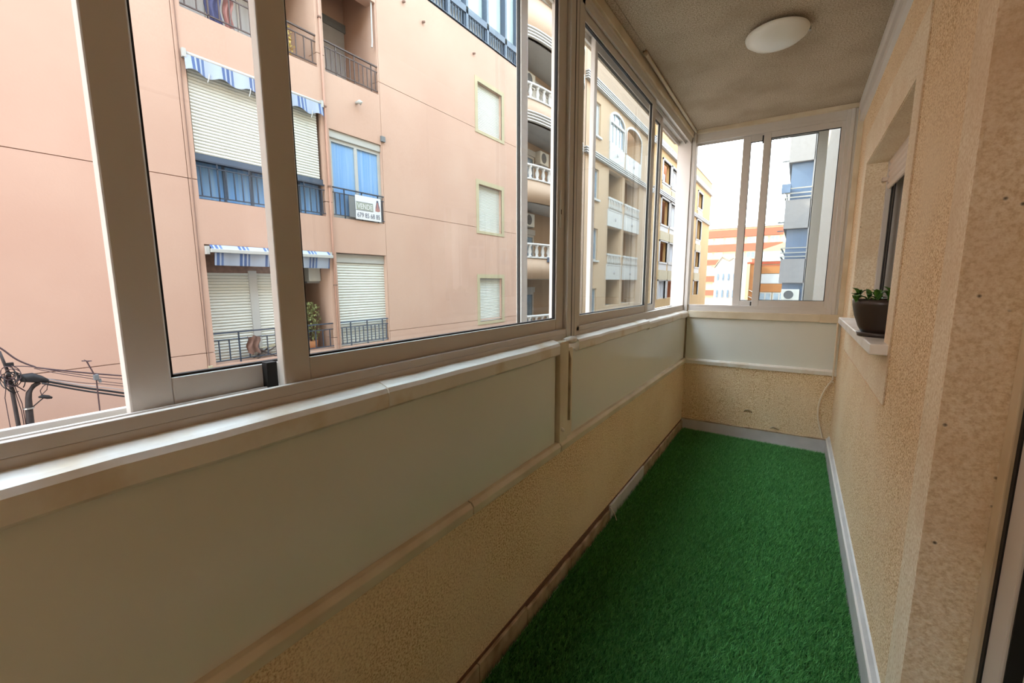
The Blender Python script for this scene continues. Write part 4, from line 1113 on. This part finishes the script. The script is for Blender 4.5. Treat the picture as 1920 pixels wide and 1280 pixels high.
put('side_pier', B(-5.34, -5.0, 59.8, 60.0, GZ, 3.45), 'cream', oh)
put('coping', B(-5.34, -4.16, 59.9, 66.1, 3.45, 3.65), 'red', oh)
for z in (0.2, -0.6): put('stair_rail', MB().prism([(-4.95, z), (-4.25, z-0.35), (-4.25, z-0.26), (-4.95, z+0.09)], 'y', 59.85, 60.0), 'white', oh)
ch = empty('terrace_house', (-2.2, 62, GZ), 'cream house with red bands and a sloping roof edge in front of the distant block', 'house')
put('wall', MB().prism([(-4.1, GZ), (-4.1, 5.2), (-0.9, 6.3), (-0.9, GZ)], 'y', 62, 68), 'far_cream', ch)
put('red_line', B(-4.15, -0.9, 61.9, 62.05, 3.45, 3.75).box(-4.15, -0.9, 61.9, 62.05, 3.2, 3.32), 'red', ch)
put('orange_band', B(-4.15, -0.9, 61.85, 62.05, 2.3, 3.2).box(-4.15, -0.9, 61.85, 62.05, 0.0, 1.0), 'far_orange', ch)
put('shutter', B(-4.0, -1.1, 61.9, 62.02, 1.05, 2.25), 'curtain_grey', ch)
put('terrace_glazing', B(-4.0, -1.1, 61.92, 62.02, 3.8, 5.0), 'glazing_pale', ch)
win_y(ch, 62.0, -4.0, -2.6, -1.2, -0.05); win_y(ch, 62.0, -2.5, -1.1, -1.2, -0.05)

# ------------------------------------------------ poles and cables in front of the salmon facade
XP = -8.1
u1 = empty('utility_pole', (XP, 0.728, GZ), 'thin dark mast wrapped in looping telephone cables', 'pole', 'poles in front of the salmon block')
put('mast', MB().tube([(XP, 0.732, GZ), (XP, 0.730, -0.6), (XP, 0.726, -0.02), (XP, 0.724, 0.14), (XP, 0.70, 0.30), (XP, 0.68, 0.44)], [0.022, 0.021, 0.019, 0.017, 0.015, 0.013], 10), 'pole', u1, smooth=True)
rg = random.Random(21)
for k in range(11):
    c = Vector((XP+0.03, 0.728+rg.uniform(-.02, .04), 0.07+rg.uniform(-.07, .10))); ra = rg.uniform(0.05, 0.115); ph = rg.uniform(0, 6.28)
    pts = [c+Vector((0.03*math.sin(2*t+ph), ra*0.75*math.cos(t+ph), 1.15*ra*math.sin(t+ph))) for t in np.linspace(0, 6.28*rg.uniform(0.6, 1.0), 22)]
    put('cable_loop', MB().tube(pts, 0.0055, 5), 'wire_brown' if k % 2 else 'wire', u1, smooth=True)
for (y, z0) in ((0.66, 0.0), (0.775, -0.2), (0.79, -0.1)):
    put('down_wire', MB().tube([(XP, 0.72, 0.20), (XP, y, z0-0.15), (XP, y+0.02, GZ)], 0.0045, 5), 'wire_brown', u1)
put('side_wire', MB().tube([(XP, 0.73, 0.02), (XP, 0.77, -0.02), (XP, 0.835, -0.10)], 0.007, 5), 'wire_brown', u1)
put('cross_bar', B(XP-0.03, XP+0.03, 0.705, 0.775, 0.235, 0.285), 'wire', u1)
u2 = empty('utility_pole', (XP, 0.835, GZ), 'stout bent dark pole carrying the black cable splice and a street lamp', 'pole', 'poles in front of the salmon block')
put('mast', MB().tube([(XP, 0.828, GZ), (XP, 0.828, -0.55), (XP, 0.838, -0.36), (XP, 0.850, -0.20), (XP, 0.862, -0.125), (XP, 0.912, -0.045), (XP, 0.965, -0.01)], [0.046, 0.038, 0.035, 0.030, 0.028, 0.027, 0.026], 12), 'pole', u2, smooth=True)
put('collar', MB().lathe([(0.02, -0.335), (0.05, -0.335), (0.05, -0.318), (0.02, -0.318)], (XP, 0.838, 0), 14), 'chrome', u2)
put('lamp_arm', MB().tube([(XP, 0.862, -0.33), (XP, 0.947, -0.25), (XP, 0.985, -0.215)], 0.007, 6), 'pole', u2)
put('lamp_head', MB().tube([(XP, 0.935, -0.205), (XP, 0.97, -0.20), (XP, 1.02, -0.222), (XP, 1.055, -0.24)], [0.010, 0.024, 0.026, 0.012], 8), 'wire', u2, smooth=True)
for k in range(2):
    put('lamp_wire', MB().tube([(XP, 0.965, -0.18), (XP, 0.960+0.06*k, -0.12), (XP, 0.99+0.04*k, -0.07), (XP, 1.045, -0.03)], 0.005, 5), 'wire_brown', u2)
put('cable_splice', MB().tube([(XP, 0.80, 0.11), (XP, 0.83, 0.075), (XP, 0.90, 0.065), (XP, 0.975, 0.03), (XP, 1.04, -0.01)], [0.02, 0.055, 0.064, 0.048, 0.026], 10), 'wire', smooth=True, label='thick black cable splice lying across the top of the bent pole', cat='cable')
def span(name, pts, r, m_, label, group='cables strung from the poles'):
    return put(name, MB().tube(smooth_path(pts, 5), r, 6), m_, label=label, cat='cable', group=group, smooth=True)
span('street_cable', [(XP, 1.0, 0.005), (XP, 1.35, -0.16), (XP, 1.755, -0.33), (PX+0.01, 3.6, -1.16)], 0.016, 'wire', 'heavy black cable running down from the splice')
span('street_cable', [(XP+0.04, 0.98, -0.02), (XP+0.04, 1.35, -0.20), (XP+0.04, 1.755, -0.375), (PX+0.01, 3.6, -1.22)], 0.013, 'wire', 'second black cable right below the heavy one')
span('street_cable', [(XP-0.05, 0.99, 0.04), (XP-0.05, 1.35, -0.13), (XP-0.05, 1.755, -0.285), (PX+0.01, 3.6, -1.06)], 0.006, 'lilac', 'thin pale cable lying along the heavy black cables')
span('street_cable', [(XP+0.08, 0.60, 0.57), (XP+0.08, 0.69, 0.48), (XP+0.08, 0.80, 0.325), (XP+0.08, 0.925, 0.22), (XP+0.08, 1.04, 0.165), (XP+0.08, 1.75, -0.06), (PX+0.01, 3.6, -0.62)], 0.011, 'wire_brown', 'brown cable sweeping down from the mast top past the aerial')
span('street_cable', [(XP+0.12, 0.74, 0.255), (XP+0.12, 0.92, 0.215), (XP+0.12, 1.20, 0.09), (XP+0.12, 1.75, -0.105), (PX+0.01, 3.6, -0.70)], 0.006, 'wire_brown', 'thin brown cable from the mast cross bar')
span('street_cable', [(XP+0.16, 0.92, 0.20), (XP+0.16, 1.12, 0.10), (XP+0.16, 1.40, -0.02), (XP+0.16, 1.75, -0.17), (PX+0.01, 3.6, -0.85)], 0.005, 'wire_brown', 'thin cable fanning out below the brown cable')
span('street_cable', [(XP-0.08, 1.0, 0.03), (XP-0.08, 1.40, -0.12), (XP-0.08, 1.76, -0.235), (PX+0.01, 3.6, -0.98)], 0.005, 'wire_brown', 'thin cable running just above the pale one')
XT = -7.78
tv = empty('tv_antenna', (XT, 1.43, GZ), 'thin mast with a small grey box and a bent television aerial', 'antenna')
put('mast', MB().tube([(XT, 1.425, GZ), (XT, 1.428, -0.52), (XT, 1.440, 0.0), (XT, 1.405, 0.12), (XT, 1.372, 0.238)], 0.008, 6), 'wire_brown', tv)
put('aerial', MB().tube([(XT, 1.325, 0.25), (XT, 1.42, 0.235)], 0.007, 5).tube([(XT-0.12, 1.372, 0.243), (XT+0.12, 1.372, 0.243)], 0.005, 5), 'wire_brown', tv)
put('box', B(XT-0.03, XT+0.03, 1.415, 1.465, -0.03, 0.045), 'ac_dark', tv, bevel=0.006)
put('bracket', B(XT-0.02, XT+0.02, 1.46, 1.485, -0.07, -0.02), 'ac_dark', tv)
